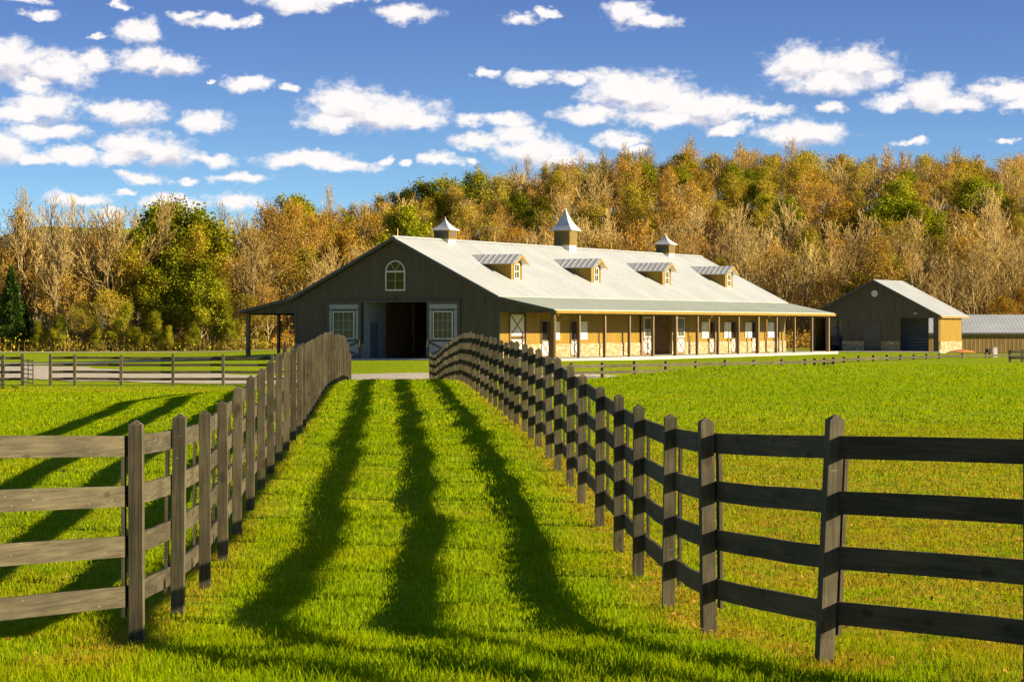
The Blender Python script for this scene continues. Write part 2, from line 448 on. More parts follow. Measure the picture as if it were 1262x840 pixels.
def cr(P, i, t):
    p0 = P[max(i - 1, 0)]; p1 = P[i]; p2 = P[i + 1]; p3 = P[min(i + 2, len(P) - 1)]
    return .5 * ((2 * p1) + (p2 - p0) * t + (2 * p0 - 5 * p1 + 4 * p2 - p3) * t * t + (3 * p1 - p0 - 3 * p2 + p3) * t ** 3)

def fence(name, label, pts, side, h=1.47, heights=(.30, .625, .95, 1.275), bh=.135, w=.09, battens=True, seed=1, close=None, maxind=25, zf=Z, skip=()):
    """pts [(x,y)], side +1: boards on the right of the walking direction"""
    rnd = random.Random(seed)
    P = [Vector((x, y, zf(x, y))) for x, y in pts]
    base = tuple(P[0]); root = thing(name, label, 'fence', base)
    def dirn(i):
        a = P[max(i - 1, 0)]; b_ = P[min(i + 1, len(P) - 1)]; d = (b_ - a); d.z = 0; return d.normalized()
    offs = []
    for i, p in enumerate(P):
        d = dirn(i); ang = math.atan2(d.y, d.x) + PI / 2 + rnd.uniform(-.03, .03)
        hh = h + rnd.uniform(-.025, .025)
        mb = post_mesh(p.x, p.y, p.z, ang, hh, w)
        # slight lean
        lx_, ly_ = rnd.uniform(-.012, .012), rnd.uniform(-.012, .012)
        if i == 0 and close: lx_, ly_ = close
        mb.v = [(a + (c - p.z) * lx_, b_ + (c - p.z) * ly_, c) for a, b_, c in mb.v]
        mb.build('post', M['fence_post'], root, base)
        n = Vector((d.y, -d.x, 0)) * side
        offs.append((n, lx_, ly_))
        if battens:
            q = p + n * (w / 2 + .038)
            mb = MB()
            mb.bar(q + Vector((0, 0, heights[0] - .13)), q + Vector((lx_, ly_, heights[-1] + .055)), .088, .022, up=n)
            # bar(): width along cross(d,up) -> along the fence
            mb.build('batten', M['fence_post'], root, base)
    C = [p + o[0] * (w / 2 + .013) for p, o in zip(P, offs)]
    rest = MB()
    nb = len(P) - 1
    sides = list(range(nb))
    for i in sides:
        if i in skip: continue
        for r_, hz in enumerate(heights):
            K = 5
            ln = []
            for k in range(K + 1):
                t = k / K; q = cr(C, i, t)
                zc = q.z + hz + rnd.uniform(-.004, .004)
                ln.append(Vector((q.x, q.y, zc)))
            mb = MB() if i < maxind else rest
            vs = []
            for k, q in enumerate(ln):
                d = (ln[min(k + 1, K)] - ln[max(k - 1, 0)]); d.z = 0; d.normalize(); n = Vector((d.y, -d.x, 0)) * side
                for a, b_ in ((-.012, -bh / 2), (.012, -bh / 2), (.012, bh / 2), (-.012, bh / 2)):
                    vs.append(q + n * a + Vector((0, 0, b_)))
            fs = [(0, 1, 2, 3), tuple(K * 4 + j for j in (3, 2, 1, 0))]
            for k in range(K):
                for j in range(4):
                    fs.append((k * 4 + j, (k + 1) * 4 + j, (k + 1) * 4 + (j + 1) % 4, k * 4 + (j + 1) % 4))
            mb.add(vs, fs)
            if i < maxind: mb.build('board', M['fence_board'], root, base)
    if rest.v:
        o = rest.build('board', M['fence_board'], root, base); o['kind'] = 'stuff'
    return root

def walk(f, y0, y1, step):
    """even spacing along a curve x=f(y)"""
    ys = [y0]
    while ys[-1] + step * .6 < y1:
        y = ys[-1]; dx = f(y + .5) - f(y); ys.append(y + step / math.sqrt(1 + (dx / .5) ** 2))
    return [(float(f(y)), y) for y in ys]
# near corner posts first, measured, then even bays
rp = [(1.84, 15.5), (1.315, 17.6), (1.17, 19.7)] + walk(rx, 22.25, 118, 2.42)
lp = [(-2.44, 17.1), (-2.41, 18.95), (-2.5, 21.4)] + walk(lx, 23.85, 118, 2.44)
rflare = [(2.80, 14.05), (4.0, 12.1), (5.6, 10.3), (7.5, 8.8)]
lflare = [(-3.35, 15.1), (-4.6, 13.1), (-6.2, 11.3), (-8.2, 9.8)]
fence('board_fence', 'dark four board fence with striped posts curving along the right of the grass lane', rp, 1, seed=3, close=(.045, 0))
fence('board_fence', 'sunlit brown four board fence running along the left side of the grass lane', lp, -1, seed=4)
# the mouth of the lane: both fences flare outwards towards the viewer
def flare(pts, first, side, label, seed):
    P = [first] + pts
    root = thing('board_fence', label, 'fence', (first[0], first[1], Z(*first)))
    base = tuple(root.location)
    rnd = random.Random(seed)
    V = [Vector((x, y, Z(x, y))) for x, y in P]
    offs = []
    for i, p in enumerate(V):
        a = V[max(i - 1, 0)]; b_ = V[min(i + 1, len(V) - 1)]; d = b_ - a; d.z = 0; d.normalize(); n = Vector((d.y, -d.x, 0)) * side
        offs.append(n)
        if i:
            post_mesh(p.x, p.y, p.z, math.atan2(d.y, d.x) + PI / 2, 1.47, .095).build('post', M['fence_post'], root, base)
            mb = MB(); q = p + n * (.0475 + .038); mb.bar(q + Vector((0, 0, .14)), q + Vector((0, 0, 1.33)), .088, .022, up=n); mb.build('batten', M['fence_post'], root, base)
    C = [p + n * .0605 for p, n in zip(V, offs)]
    for i in range(len(C) - 1):
        for hz in (.30, .625, .95, 1.275):
            mb = MB(); K = 5; ln = [cr(C, i, k / K) + Vector((0, 0, hz)) for k in range(K + 1)]; vs = []
            if i == 0: ln[0] = ln[0] + (ln[1] - ln[0]).normalized() * .02
            for k, q in enumerate(ln):
                d = ln[min(k + 1, K)] - ln[max(k - 1, 0)]; d.z = 0; d.normalize(); n = Vector((d.y, -d.x, 0)) * side
                for a, b_ in ((-.012, -.0675), (.012, -.0675), (.012, .0675), (-.012, .0675)): vs.append(q + n * a + Vector((0, 0, b_)))
            fs = [(0, 1, 2, 3), tuple(K * 4 + j for j in (3, 2, 1, 0))] + [(k * 4 + j, (k + 1) * 4 + j, (k + 1) * 4 + (j + 1) % 4, k * 4 + (j + 1) % 4) for k in range(K) for j in range(4)]
            mb.add(vs, fs); mb.build('board', M['fence_board'], root, base)
flare(rflare, rp[0], -1, 'near dark board fence flaring out of the picture at the right edge', 5)
flare(lflare, lp[0], 1, 'near sunlit board fence flaring out of the picture at the left edge', 6)

# cross fence of the left pasture (fixed ground height per end)
lc = [(-7.75, 119.0), (-9.1, 121.6), (-11.1, 121.8), (-13.38, 121.8), (-15.71, 121.8), (-18.12, 121.8), (-20.26, 121.8), (-21.39, 121.8)]
fence('pasture_fence', 'far four board fence crossing the left pasture before the gravel', lc, 1, seed=7, battens=False, w=.13, heights=(.32, .64, .97, 1.29), bh=.12, close=(0, 0))
lc2 = [(-22.67, 121.8), (-23.6, 121.8), (-26.2, 121.8), (-28.6, 121.8), (-31.0, 121.8)]
fence('pasture_fence', 'short far board fence beyond the tube gate at the left edge', lc2, 1, seed=8, battens=False, w=.15, heights=(.32, .64, .97, 1.29), bh=.12)
# right cross fence: from the lane end, along the barn, then away to the shed
def bend(P, step):
    out = [P[0]]; cur = Vector(P[0]); i = 1; left = step
    while i < len(P):
        t = Vector(P[i]); L = (t - cur).length
        if L >= left: cur = cur + (t - cur).normalized() * left; out.append(tuple(cur)); left = step
        else: left -= L; cur = t; i += 1
    return out
rc = bend([(-3.2, 118.6), (1.5, 121.5), (3.95, 125), (15.4, 139.2), (18.6, 149), (27.0, 166), (33.2, 172.2), (40.0, 172.8)], 2.6)
fence('pasture_fence', 'low rail fence along the crest of the right pasture in front of the porch', rc, 1, seed=9, battens=False, h=1.22, heights=(.40, .72, 1.02), bh=.13, w=.14, zf=lambda x, y: .26 - 1.22 + .0 * x)
fence('pasture_fence', 'short dark three rail fence at the right edge near the long shed', [(28.6, 151.0), (29.3, 151.0), (31.9, 151.2), (34.4, 151.4), (37, 151.6)], 1, seed=10, battens=False, h=1.35, heights=(.55, .87, 1.20), bh=.15, w=.13, zf=lambda x, y: -.72)

# tube gate swung open, hinged on the second left post
g = thing('tube_gate', 'black metal tube gate standing open between the left pasture posts', 'gate', (-22.72, 121.7, Z(-22.7, 121.8)))
mb = MB(); d = Vector((1.0, -3.05, 0))
a = Vector((.12, -.08, .18))
for k in range(6):
    z = .0 + k * .2
    mb = MB(); mb.tube([a + Vector((0, 0, z)), a + d + Vector((0, 0, z))], .024, 6)
    mb.build('rail', M['metal_dark'], g)
for t in (0, .5, 1):
    mb = MB(); mb.tube([a + d * t + Vector((0, 0, -.03)), a + d * t + Vector((0, 0, 1.08))], .028, 6)
    mb.build('upright', M['metal_dark'], g)
mb = MB(); mb.tube([a + Vector((-.1, .06, .9)), a + Vector((0, 0, .9))], .02, 6); mb.tube([a + Vector((-.1, .06, .15)), a + Vector((0, 0, .15))], .02, 6)
mb.build('hinge', M['metal_pale'], g)

# ------------------------------------------------------------------ barn
A = math.atan2(-.4368, .8995)      # local +x points along the gable to the right, +y along the length
barn = thing('horse_barn', 'long brown horse barn with pale metal roof, stone base and open front door', 'barn', (-6.861, 154.44, 0), A)
HW, EW, LEN = 6.82, 10.5, 48.0
ZR0, ZB, ZE = 7.15, 3.66, 2.86
W = lambda n, mb, mt, par=barn, **k: mb.build(n, mt, par, **k)

def holes_wall(mb, mk, u0, u1, z0, ztop, holes):
    """mk(ua,ub,za,zb) adds a box; holes (u0,u1,z0,z1); ztop number"""
    cuts = sorted(set([u0, u1] + [h[0] for h in holes] + [h[1] for h in holes]))
    for a_, b_ in zip(cuts, cuts[1:]):
        mid = (a_ + b_) / 2; hs = [h for h in holes if h[0] <= mid <= h[1]]
        if not hs: mk(a_, b_, z0, ztop)
        else:
            h = hs[0]
            if h[2] > z0 + .001: mk(a_, b_, z0, h[2])
            mk(a_, b_, h[3], ztop)
# front gable: pentagon split round the door opening
DX0, DX1, DZ = -2.18, 2.08, 3.38
def gable(y0, y1, door):
    mb = MB(); dv = (0, y1 - y0, 0)
    sl = (ZR0 - ZB) / HW
    zt = lambda x: ZR0 - .1 - abs(x) * sl
    if door:
        mb.prism([(-HW, y0, .92), (DX0, y0, .92), (DX0, y0, DZ), (DX0, y0, zt(DX0)), (-HW, y0, ZB - .1)], dv, 0)
        mb.prism([(DX1, y0, .92), (HW, y0, .92), (HW, y0, ZB - .1), (DX1, y0, zt(DX1))], dv, 0)
        mb.prism([(DX0, y0, DZ), (DX1, y0, DZ), (DX1, y0, zt(DX1)), (0, y0, ZR0 - .1), (DX0, y0, zt(DX0))], dv, 0)
    else:
        mb.prism([(-HW, y0, 0), (HW, y0, 0), (HW, y0, ZB - .1), (0, y0, ZR0 - .1), (-HW, y0, ZB - .1)], dv, 0)
    for s in (-1, 1):   # infill above the lean-to beams
        P = [(s * HW, y0, ZE - .12), (s * (EW - .3), y0, ZE - .12), (s * (EW - .3), y0, ZE - .06), (s * HW, y0, ZB - .1)]
        mb.prism(P, dv, 0)
    return mb
W('gable_wall', gable(0, .15, True), M['siding_shaded'])
W('gable_wall', gable(LEN - .15, LEN, False), M['siding_shaded'])
mb = MB(); mb.box(-HW - .04, DX0, -.05, .15, 0, .92); W('stone_base', mb, M['stone'])
mb = MB(); mb.box(DX1, HW + .04, -.05, .15, 0, .92); W('stone_base', mb, M['stone'])
# long side walls
SH = [(1.3, 3.4, .1, 2.75), (5.62, 6.78, .12, 2.25), (9.78, 10.82, .12, 2.25), (22.6, 25.85, .1, 2.85),
      (32.60, 33.66, .12, 2.25), (36.80, 37.76, .12, 2.25), (40.9, 41.9, .12, 2.25), (45.5, 46.5, .12, 2.25)]
for s in (1, -1):
    mb = MB(); x0, x1 = (HW - .15, HW) if s > 0 else (-HW, -HW + .15)
    holes_wall(mb, lambda a_, b_, c, d_: mb.box(x0, x1, a_, b_, c, d_), .15, LEN - .15, .9, ZB, [(h[0], h[1], max(h[2], .9), h[3]) for h in SH] if s > 0 else [])
    W('side_wall', mb, M['siding'])
    mb = MB(); x0, x1 = (HW - .15, HW + .05) if s > 0 else (-HW - .05, -HW + .15)
    holes_wall(mb, lambda a_, b_, c, d_: [mb.box(x0, x1, a_, b_, c, d_), W('stone_base', mb, M['stone']), mb.__init__()] if d_ - c > .05 else None, .15, LEN, 0, .9, [(h[0], h[1], 0, .9) for h in SH] if s > 0 else [])
# roof
TH = .07
def slab(mb, xa, za, xb, zb, y0, y1, th=TH, mi=0):
    n = Vector((-(zb - za), 0, xb - xa)).normalized() * th
    if n.z < 0: n = -n
    mb.prism([(xa, y0, za), (xb, y0, zb), (xb + n.x, y0, zb + n.z), (xa + n.x, y0, za + n.z)], (0, y1 - y0, 0), 0, mi)
def seams(mb, xa, za, xb, zb, y0, y1, step, s, hgt=.03):
    n = Vector((-(zb - za), 0, xb - xa)).normalized()
    if n.z < 0: n = -n
    y = y0 + step / 2
    while y < y1:
        mb.bar(Vector((xa, y, za)) + n * (TH + hgt / 2 - .002), Vector((xb, y, zb)) + n * (TH + hgt / 2 - .002), .035, hgt, up=n); y += step
Y0, Y1 = -.35, LEN + .35
for s in (-1, 1):
    mb = MB(); slab(mb, 0, ZR0 - .02, s * (HW + .08), ZB + .02 - .04, Y0, Y1); seams(mb, 0, ZR0 - .02, s * (HW + .06), ZB - .01, Y0, Y1, .61, s, .007)
    r_ = W('roof', mb, M['roof'])
    mb = MB(); slab(mb, s * (HW + .06), ZB - .045, s * EW, ZE, Y0, Y1, .06); seams(mb, s * (HW + .06), ZB - .05, s * EW, ZE - .005, Y0, Y1, .61, s, .007)
    W('porch_roof', mb, M['roof_porch'])
mb = MB(); mb.prism([(-.22, Y0, ZR0 + .0), (.22, Y0, ZR0 + .0), (0, Y0, ZR0 + .13)], (0, Y1 - Y0, 0), 0); W('ridge_cap', mb, M['roof'])
# barge boards on the gable edges
for yy in (Y0 - .03, Y1):
    mb = MB()
    for s in (-1, 1):
        mb.prism([(0, yy, ZR0 - .16), (s * (HW + .08), yy, ZB - .18), (s * (HW + .08), yy, ZB + .02), (0, yy, ZR0 + .04)], (0, .03, 0), 0)
        mb.prism([(s * (HW + .08), yy, ZB - .18), (s * EW, yy, ZE - .13), (s * EW, yy, ZE + .05), (s * (HW + .08), yy, ZB + .02)], (0, .03, 0), 0)
    W('barge_board', mb, M['trim'])
for s in (-1, 1):
    mb = MB()
    xa, xb = sorted((s * (EW + .01), s * (EW + .14)))
    mb.prism([(s * (EW + .01), Y0, ZE - .16), (s * (EW + .10), Y0, ZE - .16), (s * (EW + .15), Y0, ZE + .0), (s * (EW + .01), Y0, ZE + .0)], (0, Y1 - Y0, 0), 0)
    W('gutter', mb, M['trim_lit'])
    mb = MB(); xa, xb = sorted((s * (10.08), s * (10.26))); mb.box(xa, xb, 0, LEN, ZE - .22, ZE - .06); W('porch_beam', mb, M['wood_post'])
    mb = MB(); slab(mb, s * (HW + .02), ZB - .14, s * (EW - .03), ZE - .09, .16, LEN - .16, .03); W('porch_ceiling', mb, M['wood_post'])
    for k in range(14):
        y = k * LEN / 13; big = k in (0, 5, 9, 13)
        q = .11 if big else .08
        y = min(max(y, q + .02), LEN - q - .02)
        mb = MB(); mb.box(s * 10.17 - q, s * 10.17 + q, y - q, y + q, .08, ZE - .2); W('porch_post', mb, M['wood_post'])
mb = MB(); mb.box(-HW - .06, HW + .06, -2.0, LEN + .5, -.6, .06); mb.box(HW + .06, 10.75, -.5, LEN + .5, -.6, .10); mb.box(-10.75, -HW - .06, -.5, LEN + .5, -.6, .10)
W('concrete_slab', mb, M['concrete'])
for y in (.12, 23.6 + .3, LEN - 13.4):
    mb = MB(); mb.tube([(EW + .08, y, ZE - .1), (EW - .05, y, ZE - .3), (10.32, y, ZE - .45), (10.32, y, .25), (10.5, y, .15)], .045, 6); W('downspout', mb, M['trim_lit'])
# corner trims and headers
mb = MB()
for s in (-1, 1):
    a_, b_ = sorted((s * (HW + .01), s * (HW - .12))); mb.box(a_, b_, -.025, -.002, .93, ZB - .25)
mb.box(-4.65, 4.35, -.13, -.003, 3.37, 3.47)
W('door_track', mb, M['trim'])
# sliding doors
def glazed(parent, x0, x1, z0, z1, y, fr=.06, nx=1, nz=1, depth=.05, name='window'):
    mb = MB()
    mb.box(x0, x1, y - depth, y, z0, z0 + fr); mb.box(x0, x1, y - depth, y, z1 - fr, z1)
    mb.box(x0, x0 + fr, y - depth, y, z0 + fr, z1 - fr); mb.box(x1 - fr, x1, y - depth, y, z0 + fr, z1 - fr)
    for k in range(1, nx):
        xx = x0 + (x1 - x0) * k / nx; mb.box(xx - .006, xx + .006, y - depth * .8, y - .02, z0 + fr, z1 - fr)
    for k in range(1, nz):
        zz = z0 + (z1 - z0) * k / nz; mb.box(x0 + fr, x1 - fr, y - depth * .75, y - .02, zz - .006, zz + .006)
    f = mb.build(name, M['white'], parent)
    mb = MB(); mb.box(x0 + fr * .8, x1 - fr * .8, y - .018, y - .004, z0 + fr * .8, z1 - fr * .8)
    mb.build('pane', M['glass'], f)
    return f
def big_door(x0, x1, axis='x'):
    """door leaf hung outside the gable"""
    zt = 3.36; mb = MB(); y0, y1 = -.11, -.035
    mb.box(x0, x1, y0, y1, .1, zt)
    d_ = W('sliding_door', mb, M['trim'])
    w_ = x1 - x0
    mb = MB(); e = .17
    mb.box(x0 + e, x1 - e, y0 - .012, y0 - .001, 2.98, 3.24)          # top panel
    mb.box(x0 + e, x0 + e + .17, y0 - .012, y0 - .001, 1.17, 2.9); mb.box(x1 - e - .17, x1 - e, y0 - .012, y0 - .001, 1.17, 2.9)
    mb.box(x0 + e, x1 - e, y0 - .012, y0 - .001, .22, 1.05)
    mb.build('panel', M['greywhite'], d_)
    mb = MB(); yb = y0 - .03
    mb.bar((x0 + e, yb, .24), (x1 - e, yb, 1.03), .03, .11, up=(0, 0, 1)); mb.bar((x0 + e, yb - .006, 1.03), (x1 - e, yb - .006, .24), .03, .11)
    mb.build('brace', M['trim'], d_)
    glazed(d_, x0 + .42, x1 - .42, 1.2, 2.84, y0 - .001, .065, 4, 3)
    mb = MB(); xx = x1 - .07 if x0 < 0 else x0 + .07
    mb.box(xx - .03, xx + .03, y0 - .05, y0 - .001, .75, 1.15); mb.build('handle', M['brass'], d_)
big_door(-4.55, -2.25); big_door(2.15, 4.30)
# arched gable window
aw = None
mb = MB(); n = 18; cx_, zb_, zs_, r0, r1 = 0.02, 4.03, 5.16, .585, .66
pts_o = [(cx_ - r1, zb_)] + [(cx_ - r1 * math.cos(PI * k / n), zs_ + r1 * math.sin(PI * k / n)) for k in range(n + 1)] + [(cx_ + r1, zb_)]
pts_i = [(cx_ - r0, zb_ + .09)] + [(cx_ - r0 * math.cos(PI * k / n), zs_ + r0 * math.sin(PI * k / n)) for k in range(n + 1)] + [(cx_ + r0, zb_ + .09)]
for k in range(len(pts_o)):
    j = (k + 1) % len(pts_o)
    q = [pts_o[k], pts_o[j], pts_i[j], pts_i[k]]
    mb.prism([(a_, -.06, b_) for a_, b_ in q], (0, .057, 0), 0)
mb.box(cx_ - r0, cx_ + r0, -.055, -.01, zs_ - .05, zs_ + .05)
mb.box(cx_ - .01, cx_ + .01, -.045, -.014, zb_ + .09, zs_)
mb.box(cx_ - r0, cx_ + r0, -.044, -.015, zb_ + .60, zb_ + .615)
for t_ in (.33, .67):
    mb.bar((cx_, -.03, zs_), (cx_ - r0 * math.cos(PI * t_), -.03, zs_ + r0 * math.sin(PI * t_)), .014, .02)
aw = W('arched_window', mb, M['white'])
mb = MB(); mb.prism([(a_, -.012, b_) for a_, b_ in pts_i], (0, .008, 0), 0); mb.build('pane', M['glass'], aw)
# side of the barn: stall fronts, shutters, doors.  local x = HW is the wall plane
def xleaf(t0, t1, z0, z1, name='stall_door', xw=HW, panelmat='white', proud=.0):
    mb = MB(); x0 = xw + proud; mb.box(x0 - .05, x0, t0, t1, z0, z1)
    d_ = W(name, mb, M['wood_post'])
    mb = MB(); e = .1; mb.box(x0 + .001, x0 + .012, t0 + e, t1 - e, z0 + e, z1 - e); mb.build('panel', M[panelmat], d_)
    mb = MB(); mb.bar((x0 + .022, t0 + e, z0 + e), (x0 + .022, t1 - e, z1 - e), .07, .02, up=(1, 0, 0)); mb.bar((x0 + .028, t0 + e, z1 - e), (x0 + .028, t1 - e, z0 + e), .07, .02, up=(1, 0, 0))
    mb.build('brace', M['wood_post'], d_)
    return d_
def frame_side(t0, t1, z0, z1, fr=.07, mat='wood_post'):
    mb = MB(); x0, x1 = HW + .002, HW + .075
    mb.box(x0, x1, t0 - fr, t0, z0, z1 + fr); mb.box(x0, x1, t1, t1 + fr, z0, z1 + fr); mb.box(x0, x1, t0, t1, z1, z1 + fr)
    return W('door_frame', mb, M[mat])
for i, (t0, t1, z0, z1) in enumerate(SH):
    if i in (0, 3): continue
    frame_side(t0, t1, .1, z1)
    xleaf(t0 + .02, t1 - .02, .12, 1.12)
    mb = MB(); mb.box(HW - .9, HW - .86, t0 - .3, t1 + .3, .1, 2.6); W('stall_shade_sheet', mb, M['dark'])  # dark sheet standing in for the shade inside the stall
    mb = MB(); k = t0 + .14
    while k < t1 - .05: mb.tube([(HW - .08, k, 1.15), (HW - .08, k, z1)], .012, 5); k += .14
    mb.box(HW - .1, HW - .06, t0, t1, 1.12, 1.17)
    W('stall_grille', mb, M['metal_dark'])
    # shutter swung open against the wall
    if i <= 2: a_, b_ = t1 + .24, t1 + 1.38
    else: a_, b_ = t0 - 1.38, t0 - .10
    mb = MB(); mb.box(HW + .02, HW + .065, a_, b_, 1.14, 2.24); sh = W('shutter', mb, M['white'])
    mb = MB()
    for zz in (1.3, 2.05): mb.box(HW + .066, HW + .075, a_, a_ + .2, zz, zz + .05)
    mb.build('hinge', M['metal_dark'], sh)
frame_side(1.3, 3.4, .1, 2.75)
d_ = xleaf(1.34, 3.36, 1.32, 2.72, 'dutch_door'); d_ = xleaf(1.34, 3.36, .12, 1.26, 'dutch_door')
frame_side(22.6, 25.85, .1, 2.85)
for (a_, b_) in ((20.55, 22.35), (26.25, 28.05)):
    mb = MB(); x0 = HW + .085; mb.box(x0, x0 + .06, a_, b_, .12, 2.82); dd = W('sliding_door', mb, M['wood_post'])
    mb = MB(); mb.box(x0 + .061, x0 + .075, a_ + .3, b_ - .25, .26, 1.1); mb.build('panel', M['white'], dd)
    mb = MB(); mb.bar((x0 + .085, a_ + .3, .26), (x0 + .085, b_ - .25, 1.1), .09, .02, up=(1, 0, 0)); mb.bar((x0 + .09, a_ + .3, 1.1), (x0 + .09, b_ - .25, .26), .09, .02, up=(1, 0, 0)); mb.build('brace', M['wood_post'], dd)
    mb = MB(); f = .08; ya, yb, za, zb2 = a_ + .3, b_ - .25, 1.22, 2.55
    mb.box(x0 + .061, x0 + .10, ya, yb, za, za + f); mb.box(x0 + .061, x0 + .10, ya, yb, zb2 - f, zb2); mb.box(x0 + .061, x0 + .10, ya, ya + f, za + f, zb2 - f); mb.box(x0 + .061, x0 + .10, yb - f, yb, za + f, zb2 - f)
    for k in range(1, 5): yy = ya + (yb - ya) * k / 5; mb.box(x0 + .07, x0 + .09, yy - .012, yy + .012, za + f, za + .55)
    mb.box(x0 + .069, x0 + .092, ya + f, yb - f, za + .5, za + .54)
    wf = mb.build('window', M['white'], dd)
    mb = MB(); mb.box(x0 + .0615, x0 + .066, ya + f * .8, yb - f * .8, za + f * .8, zb2 - f * .8); mb.build('pane', M['glass'], wf)
# wall hydrants pipes
for y in (28.9, 41.8 + .0, 43.7):
    mb = MB(); mb.tube([(HW + .12, y, .1), (HW + .12, y, 1.35)], .03, 6); W('water_pipe', mb, M['metal_dark'])
for y in (8.3, 46.9):
    mb = MB(); mb.tube([(HW + .05, y, 2.45), (HW + .35, y, 2.45)], .02, 6); mb.box(HW + .28, HW + .42, y - .07, y + .07, 2.4, 2.5); W('wall_lamp', mb, M['metal_pale'])
# interior of the aisle
mb = MB(); mb.box(-2.3, -2.15, .16, 2.7, .06, 3.5); W('tack_room_wall', mb, M['inner_grey'])
mb = MB(); mb.box(-2.149, -2.13, .75, 1.85, .08, 2.2); idr = W('inner_door', mb, M['bluegrey'])
mb = MB(); mb.box(-2.149, -2.10, .67, .75, .08, 2.28); mb.box(-2.149, -2.10, 1.85, 1.93, .08, 2.28); mb.box(-2.149, -2.10, .75, 1.85, 2.2, 2.28); mb.build('frame', M['greywhite'], idr)
mb = MB()
for k in range(1, 8): mb.box(-2.3, -2.12, 2.72 + (k - 1) * 3.66, 2.9 + (k - 1) * 3.66, .06, 3.6)
for k in range(1, 8): mb.box(2.12, 2.3, 2.72 + (k - 1) * 3.66, 2.9 + (k - 1) * 3.66, .06, 3.6)
W('aisle_post', mb, M['stall_wood'])
mb = MB()
mb.box(-2.27, -2.2, 2.9, 47, .06, 1.35); mb.box(2.2, 2.27, .2, 47, .06, 1.35); mb.box(-2.27, -2.2, 2.9, 47, 2.5, 2.62)
mb.box(-2.6, -2.5, 2.9, 47, 1.35, 3.6)
mb.box(2.3, 2.4, .2, 22, .06, 3.6)
W('stall_partition', mb, M['stall_wood'])
mb = MB(); mb.box(-2.2, 2.2, 30, 30.1, .06, 3.6); W('aisle_end_wall', mb, M['inner_wall'])
mb = MB(); mb.box(-HW + .2, HW - .2, .16, LEN - .2, 3.6, 3.66); W('loft_floor', mb, M['inner_wall'])
# cross aisle walls seen through the side door
mb = MB(); mb.box(3.0, HW - .16, 26.0, 26.12, .06, 3.5); mb.box(3.2, 3.3, 22.3, 26, .06, 3.5); mb.box(3.3, 3.45, 24.9, 25.05, .06, 3.5); W('cross_aisle_wall', mb, M['inner_wall'])
mb = MB(); mb.bar((HW + .1, 26.0, 1.0), (HW + .1, 26.0, 1.4), .1, .1); W('door_latch', mb, M['metal_pale'])
# gable stone corner, lamp
mb = MB(); mb.box(-.12, .12, -.2, -.003, 3.55, 3.66); W('gable_lamp', mb, M['trim'])

# dormers
def dormer(s, y):
    hw, xf, zsill, zeave, zpk = .74, 4.85, 4.60, 5.80, 6.22
    sl = (ZR0 - ZB) / HW
    xback = (ZR0 - zeave) / sl - .1
    mb = MB()
    # face
    mb.prism([(s * xf, y - hw, zsill), (s * xf, y + hw, zsill), (s * xf, y + hw, zeave), (s * xf, y, zpk), (s * xf, y - hw, zeave)], (-s * .08, 0, 0), 0)
    d_ = W('dormer', mb, M['siding'])
    mb = MB()
    for q in (-1, 1):
        mb.prism([(s * (xf - .081), y + q * hw, ZR0 - (xf - .08) * sl), (s * (xf - .081), y + q * hw, zeave), (s * xback, y + q * hw, zeave), (s * xback, y + q * hw, ZR0 - xback * sl)], (0, -q * .06, 0), 0)
    mb.build('cheek', M['siding'], d_)
    mb = MB(); xe = xf + .38; xr = (ZR0 - zpk) / sl - .3; xq = (ZR0 - zeave) / sl - .55
    for q in (-1, 1):
        ye, ze = y + q * (hw + .26), zeave - .12
        mb.prism([(s * xe, y, zpk + .02), (s * xe, ye, ze), (s * (xq + .5), ye, ze), (s * xr, y, zpk + .02)], (0, 0, .05), 0)
        k = 0
        xx = xe - .15
        while xx > xq + .55:
            mb.bar((s * xx, y, zpk + .077), (s * xx, ye, ze + .057), .03, .02); xx -= .38
    mb.build('roof', M['roof_galv'], d_)
    mb = MB()
    for q in (-1, 1):
        mb.prism([(s * (xe + .002), y, zpk - .1), (s * (xe + .002), y + q * (hw + .26), zeave - .24), (s * (xe + .002), y + q * (hw + .26), zeave - .1), (s * (xe + .002), y, zpk + .06)], (s * .03, 0, 0), 0)
    mb.box(*sorted((s * (xf + .001), s * (xf + .03))), y - hw, y - hw + .09, zsill + .08, zeave - .05); mb.box(*sorted((s * (xf + .001), s * (xf + .03))), y + hw - .09, y + hw, zsill + .08, zeave - .05)
    mb.build('trim', M['trim_lit'], d_)
    mb = MB(); x0, x1 = sorted((s * (xf + .002), s * (xf + .05))); a_, b_, za, zb2, f = y - .36, y + .36, 4.78, 5.72, .07
    mb.box(x0, x1, a_, b_, za, za + f); mb.box(x0, x1, a_, b_, zb2 - f, zb2); mb.box(x0, x1, a_, a_ + f, za + f, zb2 - f); mb.box(x0, x1, b_ - f, b_, za + f, zb2 - f)
    x2, x3 = sorted((s * (xf + .012), s * (xf + .035)))
    mb.box(x2, x3, y - .02, y + .02, za + f, zb2 - f); mb.box(x2, x3, a_ + f, b_ - f, (za + zb2) / 2 - .025, (za + zb2) / 2 + .025)
    w_ = mb.build('window', M['white'], d_)
    mb = MB(); x0, x1 = sorted((s * (xf + .003), s * (xf + .010))); mb.box(x0, x1, a_ + f * .8, b_ - f * .8, za + f * .8, zb2 - f * .8); mb.build('pane', M['glass'], w_)
for s in (1, -1):
    for y in (6.3, 18.0, 29.8, 41.5): dormer(s, y)

